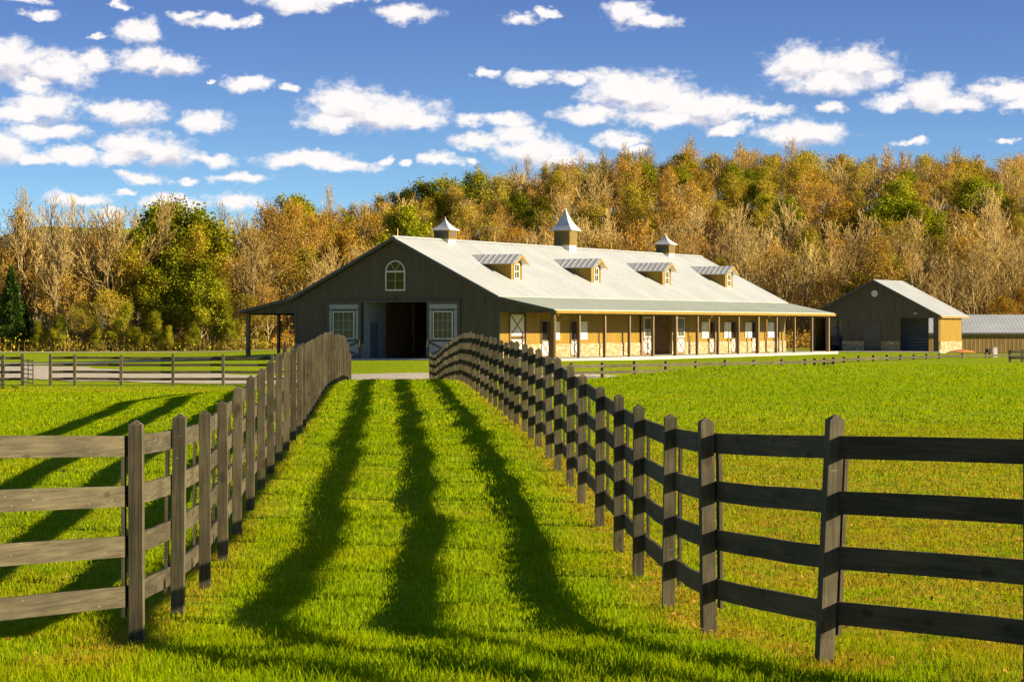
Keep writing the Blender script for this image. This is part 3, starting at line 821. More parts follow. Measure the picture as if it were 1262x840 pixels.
# cupolas
def cupola(y, hs, zb, zt, ze_w, zap, vane):
    mb = MB(); mb.box(-hs, hs, y - hs, y + hs, zb, zt)
    for k in range(9):
        z = zb + .08 + k * (zt - zb - .16) / 9
    c_ = W('cupola', mb, M['siding'])
    mb = MB(); n_ = 6
    for k in range(n_):
        z = zb + .1 + k * (zt - zb - .18) / n_
        for q in (-1, 1):
            mb.box(-hs + .1, hs - .1, y + q * (hs + .012) - .012, y + q * (hs + .012) + .012, z, z + .045)
            mb.box(q * (hs + .012) - .012, q * (hs + .012) + .012, y - hs + .1, y + hs - .1, z, z + .045)
    mb.build('louvre', M['trim'], c_)
    mb = MB(); k_ = hs * .93; sl = (ZR0 - ZB) / HW
    mb.add([(-k_, y - k_, ZR0 - k_ * sl - .15), (k_, y - k_, ZR0 - k_ * sl - .15), (k_, y + k_, ZR0 - k_ * sl - .15), (-k_, y + k_, ZR0 - k_ * sl - .15), (-k_, y - k_, zb), (k_, y - k_, zb), (k_, y + k_, zb), (-k_, y + k_, zb)],
           [(0, 3, 2, 1), (4, 5, 6, 7), (0, 1, 5, 4), (1, 2, 6, 5), (2, 3, 7, 6), (3, 0, 4, 7)])
    mb.build('base', M['white'], c_)
    mb = MB(); H = zap - zt
    prof = [(ze_w, 0), (ze_w * .72, H * .17), (ze_w * .45, H * .40), (ze_w * .2, H * .70), (.02, H)]
    rows = [[(a_ * r_, y + b_ * r_, zt + h_) for a_, b_ in ((-1, -1), (1, -1), (1, 1), (-1, 1))] for r_, h_ in prof]
    vs = [(a_ * ze_w, y + b_ * ze_w, zt - .04) for a_, b_ in ((-1, -1), (1, -1), (1, 1), (-1, 1))] + [p for r_ in rows for p in r_]
    fs = [(3, 2, 1, 0)]
    for i in range(len(prof)):
        for j in range(4): fs.append((i * 4 + j, i * 4 + (j + 1) % 4, (i + 1) * 4 + (j + 1) % 4, (i + 1) * 4 + j))
    fs.append(tuple(len(prof) * 4 + j for j in range(4)))
    mb.add(vs, fs); mb.build('roof', M['roof_galv'], c_)
    if vane:
        mb = MB(); mb.tube([(0, y, zap - .1), (0, y, zap + .85)], .025, 6); mb.bar((0, y - .35, zap + .45), (0, y + .35, zap + .45), .025, .03)
        mb.bar((-.3, y, zap + .3), (.3, y, zap + .3), .025, .03)
        # a running horse silhouette cut from sheet
        P = [(-.34, .62), (-.28, .74), (-.1, .78), (.1, .77), (.2, .92), (.33, .88), (.34, .82), (.26, .8), (.2, .66), (.3, .55), (.26, .52), (.13, .64), (-.12, .64), (-.24, .5), (-.29, .53), (-.2, .66), (-.3, .66)]
        mb.prism([(-.01, y + a_, zap + b_) for a_, b_ in P], (.02, 0, 0), 0)
        mb.build('weather_vane', M['brass'], c_)
    else:
        mb = MB(); mb.tube([(0, y, zap - .05), (0, y, zap + .12)], [.04, .015], 6); mb.build('finial', M['roof_galv'], c_)
cupola(6.4, .515, 7.24, 7.82, .66, 8.50, False)
cupola(23.9, .58, 7.36, 8.38, .80, 9.85, True)
cupola(41.3, .515, 7.24, 7.93, .68, 8.60, False)
for y in (13.2, 31.5, 17.9, .3):
    mb = MB(); mb.tube([(0, y, ZR0 + .08), (0, y, ZR0 + .55)], .022, 5); W('lightning_rod', mb, M['brass'])

# small orange cone by the barn's left corner
cn = thing('marker_cone', 'small orange cone standing by the left corner of the barn', 'cone', (-13.5, 156.1, .06))
mb = MB(); mb.tube([(0, 0, .03), (0, 0, .62)], [.15, .08], 12); mb.v = [(a, b_, c * 1.5) for a, b_, c in mb.v]; mb.build('cone_body', M['orange'], cn)
mb = MB(); mb.box(-.17, .17, -.17, .17, 0, .03); mb.build('foot', M['orange'], cn)

# ------------------------------------------------------------------ dark shed on the right
shed = thing('open_shed', 'dark brown gabled shed with pale roof, round vent and open bays', 'shed', (34.06, 210.0, -.12), A)
SWd, SL, se, sp = 10.7, 6.6, 3.05, 5.82   # local x from -10.7 to 0
S = lambda n, mb, mt: mb.build(n, mt, shed)
xc = -SWd / 2
sl = (sp - se) / (SWd / 2)
zt = lambda x: sp - .08 - abs(x - xc) * sl
mb = MB()
o1, o2, o3, o4 = -10.35, -8.05, -3.15, -.42
mb.prism([(-SWd, 0, 0), (o1, 0, 0), (o1, 0, zt(o1)), (-SWd, 0, zt(-SWd))], (0, .15, 0), 0)
mb.prism([(o1, 0, 2.75), (o2, 0, 2.75), (o2, 0, zt(o2)), (o1, 0, zt(o1))], (0, .15, 0), 0)
mb.prism([(o2, 0, 0), (o3, 0, 0), (o3, 0, zt(o3)), (xc, 0, zt(xc)), (o2, 0, zt(o2))], (0, .15, 0), 0)
mb.prism([(o3, 0, 2.75), (o4, 0, 2.75), (o4, 0, zt(o4)), (o3, 0, zt(o3))], (0, .15, 0), 0)
mb.prism([(o4, 0, 0), (0, 0, 0), (0, 0, zt(0)), (o4, 0, zt(o4))], (0, .15, 0), 0)
S('gable_wall', mb, M['siding_shaded'])
mb = MB(); yb = SL - .15; h0, h1, hz = -3.2, -.9, 2.75
mb.prism([(-SWd, yb, 0), (h0, yb, 0), (h0, yb, zt(h0)), (xc, yb, sp - .08), (-SWd, yb, zt(-SWd))], (0, .15, 0), 0)
mb.prism([(h0, yb, hz), (h1, yb, hz), (h1, yb, zt(h1)), (h0, yb, zt(h0))], (0, .15, 0), 0)
mb.prism([(h1, yb, 0), (0, yb, 0), (0, yb, zt(0)), (h1, yb, zt(h1))], (0, .15, 0), 0)
S('gable_wall', mb, M['siding_shaded'])
mb = MB(); mb.box(-.15, 0, .15, SL - .15, .86, se); S('side_wall', mb, M['siding'])
mb = MB(); mb.box(-SWd, -SWd + .15, .15, SL - .15, 0, se); S('side_wall', mb, M['siding'])
mb = MB(); mb.box(-.15, .05, .15, SL - .15, 0, .86); S('stone_base', mb, M['stone'])
mb = MB(); mb.box(-8.03, -6.2, -.05, -.002, 0, .88); S('stone_base', mb, M['stone'])
mb = MB(); mb.box(-4.75, o3 - .02, -.05, -.002, 0, .88); S('stone_base', mb, M['stone'])
for s in (-1, 1):
    mb = MB(); xe = xc + s * (SWd / 2 + .3); ze = se - .3 * sl - .02
    slab(mb, xc, sp - .02, xe, ze, -.35, SL + .9, .06); seams(mb, xc, sp - .02, xe, ze, -.35, SL + .9, .61, s, .008); S('roof', mb, M['roof'])
    mb = MB(); mb.prism([(xc, -.38, sp - .16), (xe, -.38, ze - .12), (xe, -.38, ze + .06), (xc, -.38, sp + .04)], (0, .03, 0), 0); S('barge_board', mb, M['trim'])
mb = MB(); mb.box(.31, .40, -.35, SL + .9, se - .33, se - .19); S('gutter', mb, M['trim_lit'])
mb = MB(); mb.tube([(.35, .1, se - .28), (.1, .15, se - .5), (.1, .15, .95), (.16, .15, .2)], .04, 6); S('downspout', mb, M['trim_lit'])
mb = MB(); mb.tube([(xc + .05, -.06, 4.72), (xc + .05, -.002, 4.72)], .27, 20); S('round_vent', mb, M['white'])
mb = MB(); mb.box(o3 + 1.2, o3 + 1.35, -.16, -.002, 3.06, 3.16); S('wall_lamp', mb, M['white'])
mb = MB(); mb.box(-6.15, -4.8, -.04, -.002, 0, 2.3); S('walk_door', mb, M['trim'])
# interiors: pale roller doors deep inside the left bay, dark panels in the right bay
mb = MB()
for k in range(2):
    x0 = o1 + .1 + k * 1.15
    mb.box(x0, x0 + .95, 2.3, 2.36, 1.35, 2.7)
S('inner_panel', mb, M['white'])
mb = MB(); mb.box(o1, o2 + .3, 2.4, 2.5, 0, 2.9); mb.box(-6.2, -6.1, .2, SL - .2, 0, 2.9); S('inner_wall', mb, M['inner_grey'])
mb = MB(); mb.box(o3 - .8, -1.62, 2.6, 2.7, 0, 2.9); S('inner_wall', mb, M['bluegrey'])
mb = MB()
for k in range(4): mb.box(o3 - .1, -1.64, 2.56, 2.598, .25 + k * .27, .29 + k * .27)
S('stall_rail', mb, M['metal_pale'])
mb = MB(); mb.box(-SWd - .2, .3, -.6, SL + .3, -.5, .03); S('concrete_slab', mb, M['concrete'])
# mulch heap by the shed wall
mb = MB(); n = 16
vs = [(.9, 3.3, .2)]; fs = []
for r_ in range(1, 5):
    for k in range(n):
        t = 2 * PI * k / n; q = r_ / 4
        vs.append((.95 + .85 * q * math.cos(t), 3.3 + 3.0 * q * math.sin(t), .2 * (1 - q ** 1.6) + .03 * math.sin(k * 2.3 + r_) - (.08 if r_ == 4 else 0)))
for k in range(n): fs.append((0, 1 + k, 1 + (k + 1) % n))
for r_ in range(3):
    for k in range(n): fs.append((1 + r_ * n + k, 1 + (r_ + 1) * n + k, 1 + (r_ + 1) * n + (k + 1) % n, 1 + r_ * n + (k + 1) % n))
mb.add(vs, fs); o = mb.build('mulch_heap', M['mulch'], smooth=True)
o.location = shed.location; o.rotation_euler = shed.rotation_euler
tag(o, 'low heap of rust brown mulch against the sunny wall of the shed', 'mulch heap')

# utility tractor parked in the left bay
tr = thing('utility_tractor', 'dark utility tractor parked in the left bay of the shed', 'tractor', (0, 0, 0), 0)
tr.parent = None
vx = Vector((34.06, 210.0)) + Vector((.8995, -.4368)) * (-8.75) + Vector((.4368, .8995)) * 1.15
tr.location = (vx.x, vx.y, -.09); tr.rotation_euler = (0, 0, A + R(-90 + 180))
mb = MB(); mb.prism([(-.1, -.3, .55), (1.1, -.27, .55), (1.15, -.27, .95), (.95, -.27, 1.1), (.0, -.3, 1.15)], (0, .57, 0), 0); mb.build('hood', M['navy'], tr)
mb = MB(); mb.box(-1.05, -.1, -.35, .35, .5, .7); mb.box(-.95, -.5, -.28, .28, .7, .88); mb.prism([(-.98, -.26, .85), (-.86, -.26, .85), (-.98, -.26, 1.25), (-1.08, -.26, 1.25)], (0, .52, 0), 0); mb.build('seat', M['metal_dark'], tr)
for sy in (-1, 1):
    for xx, rr, ww in ((-.75, .52, .26), (.85, .32, .2)):
        mb = MB(); mb.tube([(xx, sy * .42, rr), (xx, sy * (.42 + ww), rr)], rr, 20); wh = mb.build('wheel', M['tyre'], tr)
        mb = MB(); mb.tube([(xx, sy * (.43 + ww), rr), (xx, sy * (.44 + ww), rr)], rr * .5, 14); mb.build('rim', M['metal_pale'], wh)
mb = MB()
for sy in (-1, 1): mb.tube([(-.95, sy * .36, .7), (-1.0, sy * .36, 1.95)], .03, 6)
mb.tube([(-1.0, -.36, 1.95), (-1.0, .36, 1.95)], .03, 6); mb.build('roll_bar', M['metal_dark'], tr)
mb = MB(); mb.tube([(-.25, 0, 1.0), (-.42, 0, 1.22)], .02, 6); mb.tube([(-.43 + .17 * 0, .17 * math.cos(t), 1.22 + .1 * math.sin(t)) for t in np.linspace(0, 2 * PI, 13)], .016, 5); mb.build('steering_wheel', M['metal_dark'], tr)

# long low shed at the far right
ls = thing('long_shed', 'long low tan metal shed with pale roof at the right edge', 'shed', (34.6, 222.0, -.52), 0)
mb = MB(); mb.box(0, 30, 0, .12, -.1, 1.86); mb.box(0, .12, .12, 8, 0, 1.86); mb.box(0, 30, 7.88, 8, 0, 1.86); mb.prism([(0.02, .12, 1.86), (.02, 7.88, 1.86), (.02, 4, 3.3)], (.1, 0, 0), 0); mb.build('wall', M['siding_tan'], ls)
mb = MB()
mb.prism([(-.2, -.25, 1.86), (-.2, 4, 3.42), (-.2, 4, 3.48), (-.2, -.25, 1.92)], (30.4, 0, 0), 0); mb.prism([(-.2, 8.25, 1.86), (-.2, 4, 3.42), (-.2, 4, 3.48), (-.2, 8.25, 1.92)], (30.4, 0, 0), 0)
x = -.1
while x < 30.2: mb.bar((x, -.25, 1.922), (x, 4, 3.482), .03, .012); x += .3
mb.build('roof', M['roof'], ls)
mb = MB(); mb.box(-.2, 30.2, -.29, -.252, 1.76, 1.93); mb.build('fascia', M['trim'], ls)

ub = thing('utility_box', 'small white utility box on the grass before the long shed', 'utility box', (31.6, 172.0, Z(31.6, 172.0)), .1)
mb = MB(); mb.box(-.13, .13, -.1, .1, -.2, .62); mb.build('cabinet', M['white'], ub)
mb = MB(); mb.prism([(-.15, -.12, .62), (.15, -.12, .62), (.15, -.12, .66), (-.15, -.12, .70)], (0, .24, 0), 0); mb.build('lid', M['greywhite'], ub)
wb = thing('water_trough', 'dark round tub beside the white utility box', 'tub', (31.15, 172.1, Z(31.1, 172.1)), 0)
mb = MB(); mb.tube([(0, 0, -.1), (0, 0, .55)], [.16, .18], 14, cap=True); mb.build('tub_body', M['metal_dark'], wb)

# ------------------------------------------------------------------ trees
def rot_about(v, axis, ang):
    c, s = math.cos(ang), math.sin(ang)
    return v * c + axis.cross(v) * s + axis * (axis.dot(v)) * (1 - c)
def perp(v, rnd):
    a = Vector((rnd.uniform(-1, 1), rnd.uniform(-1, 1), rnd.uniform(-1, 1)))
    p = a - v * a.dot(v)
    return p.normalized() if p.length > 1e-4 else Vector((1, 0, 0))

class Tree:
    def __init__(s, seed, H, spread=.5, leaf=None, nleaf=0, lsize=.3, dens=1.0, up=.35, clear=.22, tw=.035, limbs=15, round_=1.0):
        s.rnd = random.Random(seed); s.tr = MB(); s.cr = MB(); s.tips = []
        r = s.rnd; s.H = H
        # trunk
        pts = [Vector((0, 0, -.4))]; d = Vector((r.uniform(-.05, .05), r.uniform(-.05, .05), 1)).normalized()
        n = 7; top = H * .86
        for k in range(n):
            d = (d + Vector((r.uniform(-.09, .09), r.uniform(-.09, .09), .1))).normalized(); pts.append(pts[-1] + d * (top / n))
        r0 = H * .013 + .03
        rad = [r0 * (1.25 if k == 0 else 1) * (1 - .85 * k / n) + .015 for k in range(n + 1)]
        s.tr.tube(pts, rad, 6)
        def at(t):
            q = t * n; i = min(int(q), n - 1); return pts[i].lerp(pts[i + 1], q - i), (pts[i + 1] - pts[i]).normalized(), rad[i] * (1 - (q - i)) + rad[i + 1] * (q - i)
        for j in range(int(limbs * dens)):
            t = clear + (1 - clear) * ((j + r.random()) / (limbs * dens)) ** .9
            p, td, rr = at(min(t, .99))
            az = j * 2.4 + r.uniform(-.5, .5); ang = R(r.uniform(28, 58)) * (1.15 - .5 * t)
            dd = Vector((math.cos(az) * math.sin(ang), math.sin(az) * math.sin(ang), math.cos(ang)))
            L = H * spread * (1.0 - .62 * t * round_) * r.uniform(.7, 1.1)
            s.branch(p, dd, L, rr * .55, 1, up, tw)
        for _ in range(4): s.branch(pts[-1], (Vector((r.uniform(-.4, .4), r.uniform(-.4, .4), 1))).normalized(), H * .16, .03, 2, up, tw)
        s.leafV = None
        if nleaf:
            rs = np.random.RandomState(seed); tips = np.array([tuple(p) for p in s.tips]); 
            pick = tips[rs.randint(0, len(tips), nleaf)] + rs.normal(0, .16 + lsize * .5, (nleaf, 3))
            a = rs.normal(0, 1, (nleaf, 3)); a /= np.linalg.norm(a, axis=1)[:, None]
            b_ = np.cross(a, rs.normal(0, 1, (nleaf, 3))); b_ /= np.linalg.norm(b_, axis=1)[:, None]
            sz = lsize * rs.uniform(.5, 1.2, (nleaf, 1)) * .5
            V = np.stack([pick - a * sz, pick + b_ * sz * .7, pick + a * sz, pick - b_ * sz * .7], 1)
            s.leafV = V.reshape(-1, 3); s.leafF = np.arange(nleaf * 4).reshape(-1, 4)
        s.leaf = leaf
    def branch(s, p, d, L, rad, lev, up, tw):
        r = s.rnd; n = 4 if lev == 1 else 3 if lev == 2 else 2
        pts = [p]
        for k in range(n):
            d = (d + Vector((r.uniform(-.18, .18), r.uniform(-.18, .18), r.uniform(-.1, .1) + up * .45))).normalized(); pts.append(pts[-1] + d * (L / n))
        if lev == 1:
            s.tr.tube(pts, [max(rad * (1 - .7 * k / n), .018) for k in range(n + 1)], 4, cap=False)
        elif lev == 2:
            s.cr.tube(pts, [max(rad * (1 - .6 * k / n), tw * .55) for k in range(n + 1)], 3, cap=False)
        else:
            w = perp(d, r) * tw * .5; 
            for a_, b_ in zip(pts, pts[1:]):
                s.cr.add([a_ - w, a_ + w, b_ + w * .6, b_ - w * .6], [(0, 1, 2, 3)])
            s.tips += [pts[1], pts[2]]
        if lev < 3:
            m_ = int(L * (2.6 if lev == 1 else 3.2)) + 2
            for j in range(m_):
                t = .22 + .78 * (j + r.random()) / m_; q = t * n; i = min(int(q), n - 1); b0 = pts[i].lerp(pts[i + 1], q - i); bd = (pts[i + 1] - pts[i]).normalized()
                nd = rot_about(bd, perp(bd, r), R(r.uniform(22, 50)))
                s.branch(b0, nd, L * r.uniform(.28, .5) * (1.15 - .5 * t), rad * .45, lev + 1, up, tw)
        if lev < 3: s.tips.append(pts[-1])
    def arrays(s):
        """trunk mesh arrays and crown arrays as (V, [(F, mat)])"""
        return s.tr, s.cr

def cedar(seed, H):
    rs = np.random.RandomState(seed); n = 5200
    t = rs.uniform(0, 1, n) ** 1.25; ang = rs.uniform(0, 2 * PI, n)
    prof = (1 - t) ** .8 * (.8 + .2 * np.sin(t * 25 + np.sin(ang * 3) * 2)) * np.where(t < .06, .7, 1)
    rr = prof * H * .27 * np.sqrt(rs.uniform(.35, 1.05, n)) * (1 + .16 * np.sin(ang * 4 + t * 9))
    c = np.stack([rr * np.cos(ang), rr * np.sin(ang), t * H + .15], 1)
    a = np.stack([np.cos(ang) * .7, np.sin(ang) * .7, rs.uniform(-.1, 1.1, n)], 1) + rs.normal(0, .4, (n, 3)); a /= np.linalg.norm(a, axis=1)[:, None]
    b_ = np.cross(a, rs.normal(0, 1, (n, 3))); b_ /= np.linalg.norm(b_, axis=1)[:, None]
    sz = rs.uniform(.12, .3, (n, 1)) * H / 9
    V = np.stack([c - a * sz, c + b_ * sz * .4, c + a * sz, c - b_ * sz * .4], 1).reshape(-1, 3)
    return V, np.arange(n * 4).reshape(-1, 4)

KINDS = {}   # kind -> list of (trunk mesh, crown mesh, merged arrays)
def mb_arrays(mb):
    V = np.array(mb.v); q = np.array([f for f in mb.f if len(f) == 4]); return V, q
def register(kind, T, leafmat):
    V1, F1 = mb_arrays(T.tr); V2, F2 = mb_arrays(T.cr)
    tm = fast_mesh('trunk_mesh', V1, [(F1, 0)], [M['bark']], smooth=True)
    faces = [(F2, 0)]; V = V2; mats = [M['twig']]
    if T.leafV is not None:
        faces.append((T.leafF + len(V2), 1)); V = np.concatenate([V2, T.leafV]); mats.append(M[leafmat])
    cm = fast_mesh('crown_mesh', V, faces, mats)
    KINDS.setdefault(kind, []).append((tm, cm, T.H))
for i in range(5): register('bare', Tree(10 + i, 9.5, .60, tw=.032, limbs=22, up=.30), None)
for i in range(3): register('tall', Tree(30 + i, 13, .40, tw=.032, limbs=26, up=.42, clear=.3), None)
for i in range(4): register('russet', Tree(50 + i, 9, .60, nleaf=6000, lsize=.14, tw=.038, limbs=16, up=.25), 'leaf_russet')
for i in range(3): register('gold', Tree(70 + i, 9, .58, nleaf=10000, lsize=.18, tw=.03, limbs=15, up=.18), 'leaf_gold')
for i in range(3): register('olive', Tree(90 + i, 9, .60, nleaf=9000, lsize=.17, tw=.03, limbs=15, up=.2), 'leaf_olive')
for i in range(3): register('green', Tree(110 + i, 9, .60, nleaf=17000, lsize=.22, tw=.03, limbs=15, up=.12), 'leaf_green')
for i in range(2): register('lime', Tree(130 + i, 6.0, .5, nleaf=7500, lsize=.16, tw=.022, limbs=12, up=.3, clear=.08), 'leaf_lime')
for i in range(2):
    V, F = cedar(150 + i, 9); mbt = MB(); mbt.tube([(0, 0, -.4), (0, 0, 8)], [.16, .03], 6); Vt, Ft = mb_arrays(mbt)
    KINDS.setdefault('cedar', []).append((fast_mesh('trunk_mesh', Vt, [(Ft, 0)], [M['bark']], smooth=True), fast_mesh('crown_mesh', V, [(F, 0)], [M['leaf_cedar']]), 9))
for i in range(4): register('bare_s', Tree(210 + i, 7, .66, tw=.032, limbs=20, up=.26), None)
for i in range(3): register('tall_s', Tree(230 + i, 7.6, .42, tw=.040, limbs=13, up=.4, clear=.3), None)
for i in range(4): register('russet_s', Tree(250 + i, 6.6, .66, nleaf=3600, lsize=.13, tw=.030, limbs=16, up=.2), 'leaf_russet')
for i in range(3): register('gold_s', Tree(270 + i, 6.2, .64, nleaf=6000, lsize=.15, tw=.03, limbs=13, up=.15), 'leaf_gold')
for i in range(4): register('olive_s', Tree(290 + i, 6.4, .66, nleaf=5200, lsize=.14, tw=.03, limbs=14, up=.17), 'leaf_olive')
for i in range(3): register('green_s', Tree(310 + i, 6.4, .66, nleaf=8500, lsize=.18, tw=.03, limbs=12, up=.10), 'leaf_green')
def kind_of(k, h): return k + '_s' if (k + '_s') in KINDS and h < 8.4 else k
NAMES = dict(bare=('bare_tree', 'bare tan tree'), tall=('tall_bare_tree', 'tall slim bare tree'), russet=('russet_tree', 'thin russet tree'),
             gold=('golden_tree', 'golden orange tree'), olive=('olive_tree', 'olive yellow tree'), green=('green_tree', 'dense green tree'),
             lime=('young_tree', 'young lime yellow tree'), cedar=('cedar_tree', 'conical dark cedar'))
NAMES['olive'] = ('yellowing_tree', 'olive yellow tree')

rnd = random.Random(77)
def px(x, y): return 631 + 3240 * x / y
def pxz(z, y): return 402 - 3240 * (z - 1.95) / y
plan = []      # kind, x, y, height
def put(kind, pxx, Y, top):
    """a tree whose column and top are known: pxx picture column at depth Y, top row"""
    x = (pxx - 631) * Y / 3240; z = Z(x, Y); h = 1.95 + (402 - top) * Y / 3240 - z
    plan.append((kind, x, Y, h))
# trees one can tell apart
for a in [('cedar', 14, 238, 330), ('cedar', -22, 239, 352), ('cedar', 30, 240, 372), ('tall', 62, 239, 258), ('tall', 18, 244, 230), ('tall', 44, 243, 250), ('tall', 84, 246, 240), ('tall', 106, 248, 252), ('russet', 30, 246, 262),
          ('green', 196, 250, 256), ('green', 176, 248, 284), ('green', 228, 251, 262), ('lime', 215, 242, 308), ('lime', 246, 241, 322), ('lime', 186, 241, 330), ('olive', 165, 243, 310), ('lime', 150, 237, 375), ('lime', 190, 237, 385), ('lime', 262, 238, 345), ('lime', 278, 237.5, 368),
          ('olive', 255, 244, 312), ('lime', 238, 236.5, 398), ('lime', 120, 236.5, 402), ('tall', 160, 262, 250), ('tall', 262, 258, 248), ('olive', 236, 246, 286), ('lime', 72, 236.5, 388), ('olive', 100, 237, 372), ('lime', 48, 236.5, 396), ('olive', 138, 238, 358), ('lime', 285, 236.5, 396), ('olive', 300, 238, 366), ('russet', 330, 239, 350), ('russet', 85, 240, 330), ('lime', 208, 236.4, 402), ('lime', 172, 236.4, 404),
          ('green', 352, 300, 246), ('green', 372, 304, 250), ('gold', 418, 262, 286), ('gold', 440, 262, 296), ('gold', 400, 264, 300), ('green', 495, 268, 262), ('green', 510, 272, 280), ('olive', 478, 270, 285),
          ('green', 520, 305, 226), ('green', 548, 303, 222), ('green', 588, 306, 214), ('green', 500, 306, 238), ('green', 640, 296, 240), ('green', 668, 292, 246), ('green', 655, 290, 258),
          ('green', 725, 298, 218), ('green', 793, 300, 202), ('green', 905, 296, 206), ('green', 925, 297, 212), ('green', 835, 297, 208), ('green', 1098, 276, 246), ('green', 1125, 272, 250), ('green', 1145, 274, 262),
          ('green', 1080, 280, 258), ('olive', 1110, 266, 272), ('green', 1205, 288, 222), ('green', 1222, 290, 228), ('green', 965, 276, 248), ('green', 1118, 298, 214), ('gold', 1030, 274, 256), ('gold', 1172, 284, 258),
          ('gold', 1240, 240, 364), ('gold', 1262, 242, 356), ('green', 1058, 242, 340), ('green', 1104, 246, 322), ('gold', 905, 296, 226), ('gold', 752, 286, 262), ('olive', 1190, 290, 214), ('gold', 1000, 296, 216), ('olive', 1060, 300, 214),
          ('bare', 988, 244, 296), ('bare', 1015, 246, 300), ('bare', 1128, 244, 300), ('bare', 1170, 245, 318), ('bare', 740, 262, 268), ('bare', 845, 285, 226), ('bare', 890, 268, 272),
          ('bare', 1080, 248, 318), ('bare', 1215, 246, 300), ('bare', 1250, 246, 306), ('tall', 410, 305, 226), ('tall', 440, 306, 246), ('bare', 940, 262, 280), ('tall', 1240, 254, 290)]:
    put(*a)
taken = [(p[1], p[2]) for p in plan]
# fill the wood and the hillside in staggered rows
Y = 242
row = 0
while Y < 326:
    halfL, halfR = -.215 * Y, .215 * Y
    x = halfL + (row % 2) * 2.2
    while x < halfR:
        xx = x + rnd.uniform(-1.3, 1.3); yy = Y + rnd.uniform(-2.2, 2.2)
        x += (4.9 if x < -.073 * Y else 3.9) if Y < 300 else 3.5
        P = px(xx, yy)
        left = P < 395
        if left and Y > 296: continue
        if 122 < P < 158 and Y > 247: continue          # the gap with the far green hill
        if P > 660 and Y < 246 and False: continue
        if min((xx - a) ** 2 + (yy - b_) ** 2 for a, b_ in taken) < 2.2 ** 2: continue
        u = rnd.random()
        if left: kind = 'bare' if u < .22 else 'tall' if u < .42 else 'russet' if u < .80 else 'olive'
        elif Y > 281: kind = 'bare' if u < .20 else 'tall' if u < .23 else 'russet' if u < .50 else 'olive' if u < .88 else 'gold' if u < .94 else 'green'
        else: kind = 'bare' if u < .52 else 'tall' if u < .58 else 'russet' if u < .86 else 'olive' if u < .93 else 'gold'
        h = dict(bare=6.9, tall=7.6, russet=6.6, olive=6.3, gold=6.0, green=6.4)[kind] * rnd.uniform(.72, 1.22)
        if left: h *= 1.42 if P > 230 else 1.6
        elif Y < 254: h *= 1.25
        plan.append((kind, xx, yy, min(h, 7.2) if Y > 296 and not left else h))
    Y += 5.0 if Y < 300 else 4.2; row += 1
for i in range(26):
    P = rnd.uniform(560, 1290); yy = rnd.uniform(311, 320); plan.append(('tall', (P - 631) * yy / 3240, yy, rnd.uniform(7.6, 9.0)))
# order by how large they show, keep 290 as individuals
def visible(p):
    k, x, y, h = p; P = px(x, y)
    return -40 < P < 1300
inside = [p for p in plan if visible(p)]; outside = [p for p in plan if not visible(p)]
print('trees inside', len(inside), 'outside', len(outside))
inside_sorted = sorted(range(len(inside)), key=lambda i: (i >= 78, inside[i][2] if inside[i][2] < 300 else 240 + (322 - inside[i][2]) * 2))
ind = [inside[i] for i in inside_sorted[:285]]; rest = [inside[i] for i in inside_sorted[285:]] + outside

def landmark(P):
    L = [(25, 'at the far left edge'), (60, 'above the tube gate'), (110, 'left of the sky gap'), (160, 'beside the sky gap'), (215, 'above the third post'), (265, 'above the fourth post'),
         (310, 'left of the barn porch'), (355, 'above the left porch posts'), (405, 'above the left lean-to roof'), (450, 'above the left roof slope'), (500, 'above the gable peak'), (545, 'left of the first cupola'), (590, 'right of the first cupola'),
         (635, 'above the first dormer'), (680, 'left of the tall cupola'), (730, 'right of the tall cupola'), (780, 'above the second dormer'), (825, 'above the third cupola'), (870, 'right of the third cupola'), (915, 'above the fourth dormer'),
         (960, 'above the far roof end'), (1005, 'above the far porch corner'), (1045, 'left of the dark shed'), (1085, 'above the shed vent'), (1130, 'above the shed roof'), (1175, 'right of the shed ridge'), (1220, 'above the long shed'), (9999, 'at the far right edge')]
    for a, t in L:
        if P < a: return t
def tier(x, y):
    P = px(x, y)
    if P < 395: return 'fronting the wood' if y < 243 else 'in the wood' if y < 262 else 'deep in wood' if y < 280 else 'at wood\'s back'
    return 'at hill foot' if y < 250 else 'low uphill' if y < 266 else 'halfway uphill' if y < 284 else 'high uphill' if y < 302 else 'on the ridge'
from collections import defaultdict
grp = defaultdict(list)
for i, p in enumerate(ind): grp[(p[0], tier(p[1], p[2]), landmark(px(p[1], p[2])))].append(i)
ORD = {2: ['left of two', 'right of two'], 3: ['leftmost of three', 'middle of three', 'rightmost of three'], 4: ['first of four', 'second of four', 'third of four', 'last of four']}
labels = {}
for key, ids in grp.items():
    ids.sort(key=lambda i: px(ind[i][1], ind[i][2]))
    for j, i in enumerate(ids):
        base = '%s %s %s' % (NAMES[key[0]][1], key[1], key[2])
        if len(ids) in ORD: base += ', ' + ORD[len(ids)][j]
        labels[i] = base
for i, (k, x, y, h) in enumerate(ind):
    kk = kind_of(k, h); v = KINDS[kk][i % len(KINDS[kk])]; s_ = h / v[2]
    z = Z(x, y)
    root = thing(NAMES[k][0], labels[i], 'tree', (x, y, z), rnd.uniform(0, 6.28), 'trees of the autumn wood behind the barn')
    wz = rnd.uniform(.9, 1.15); wx = s_ * rnd.uniform(.9, 1.15)
    root.scale = (wx, wx, s_)
    for nm, me in (('trunk', v[0]), ('crown', v[1])):
        o = bpy.data.objects.new(nm, me); link(o); o.parent = root

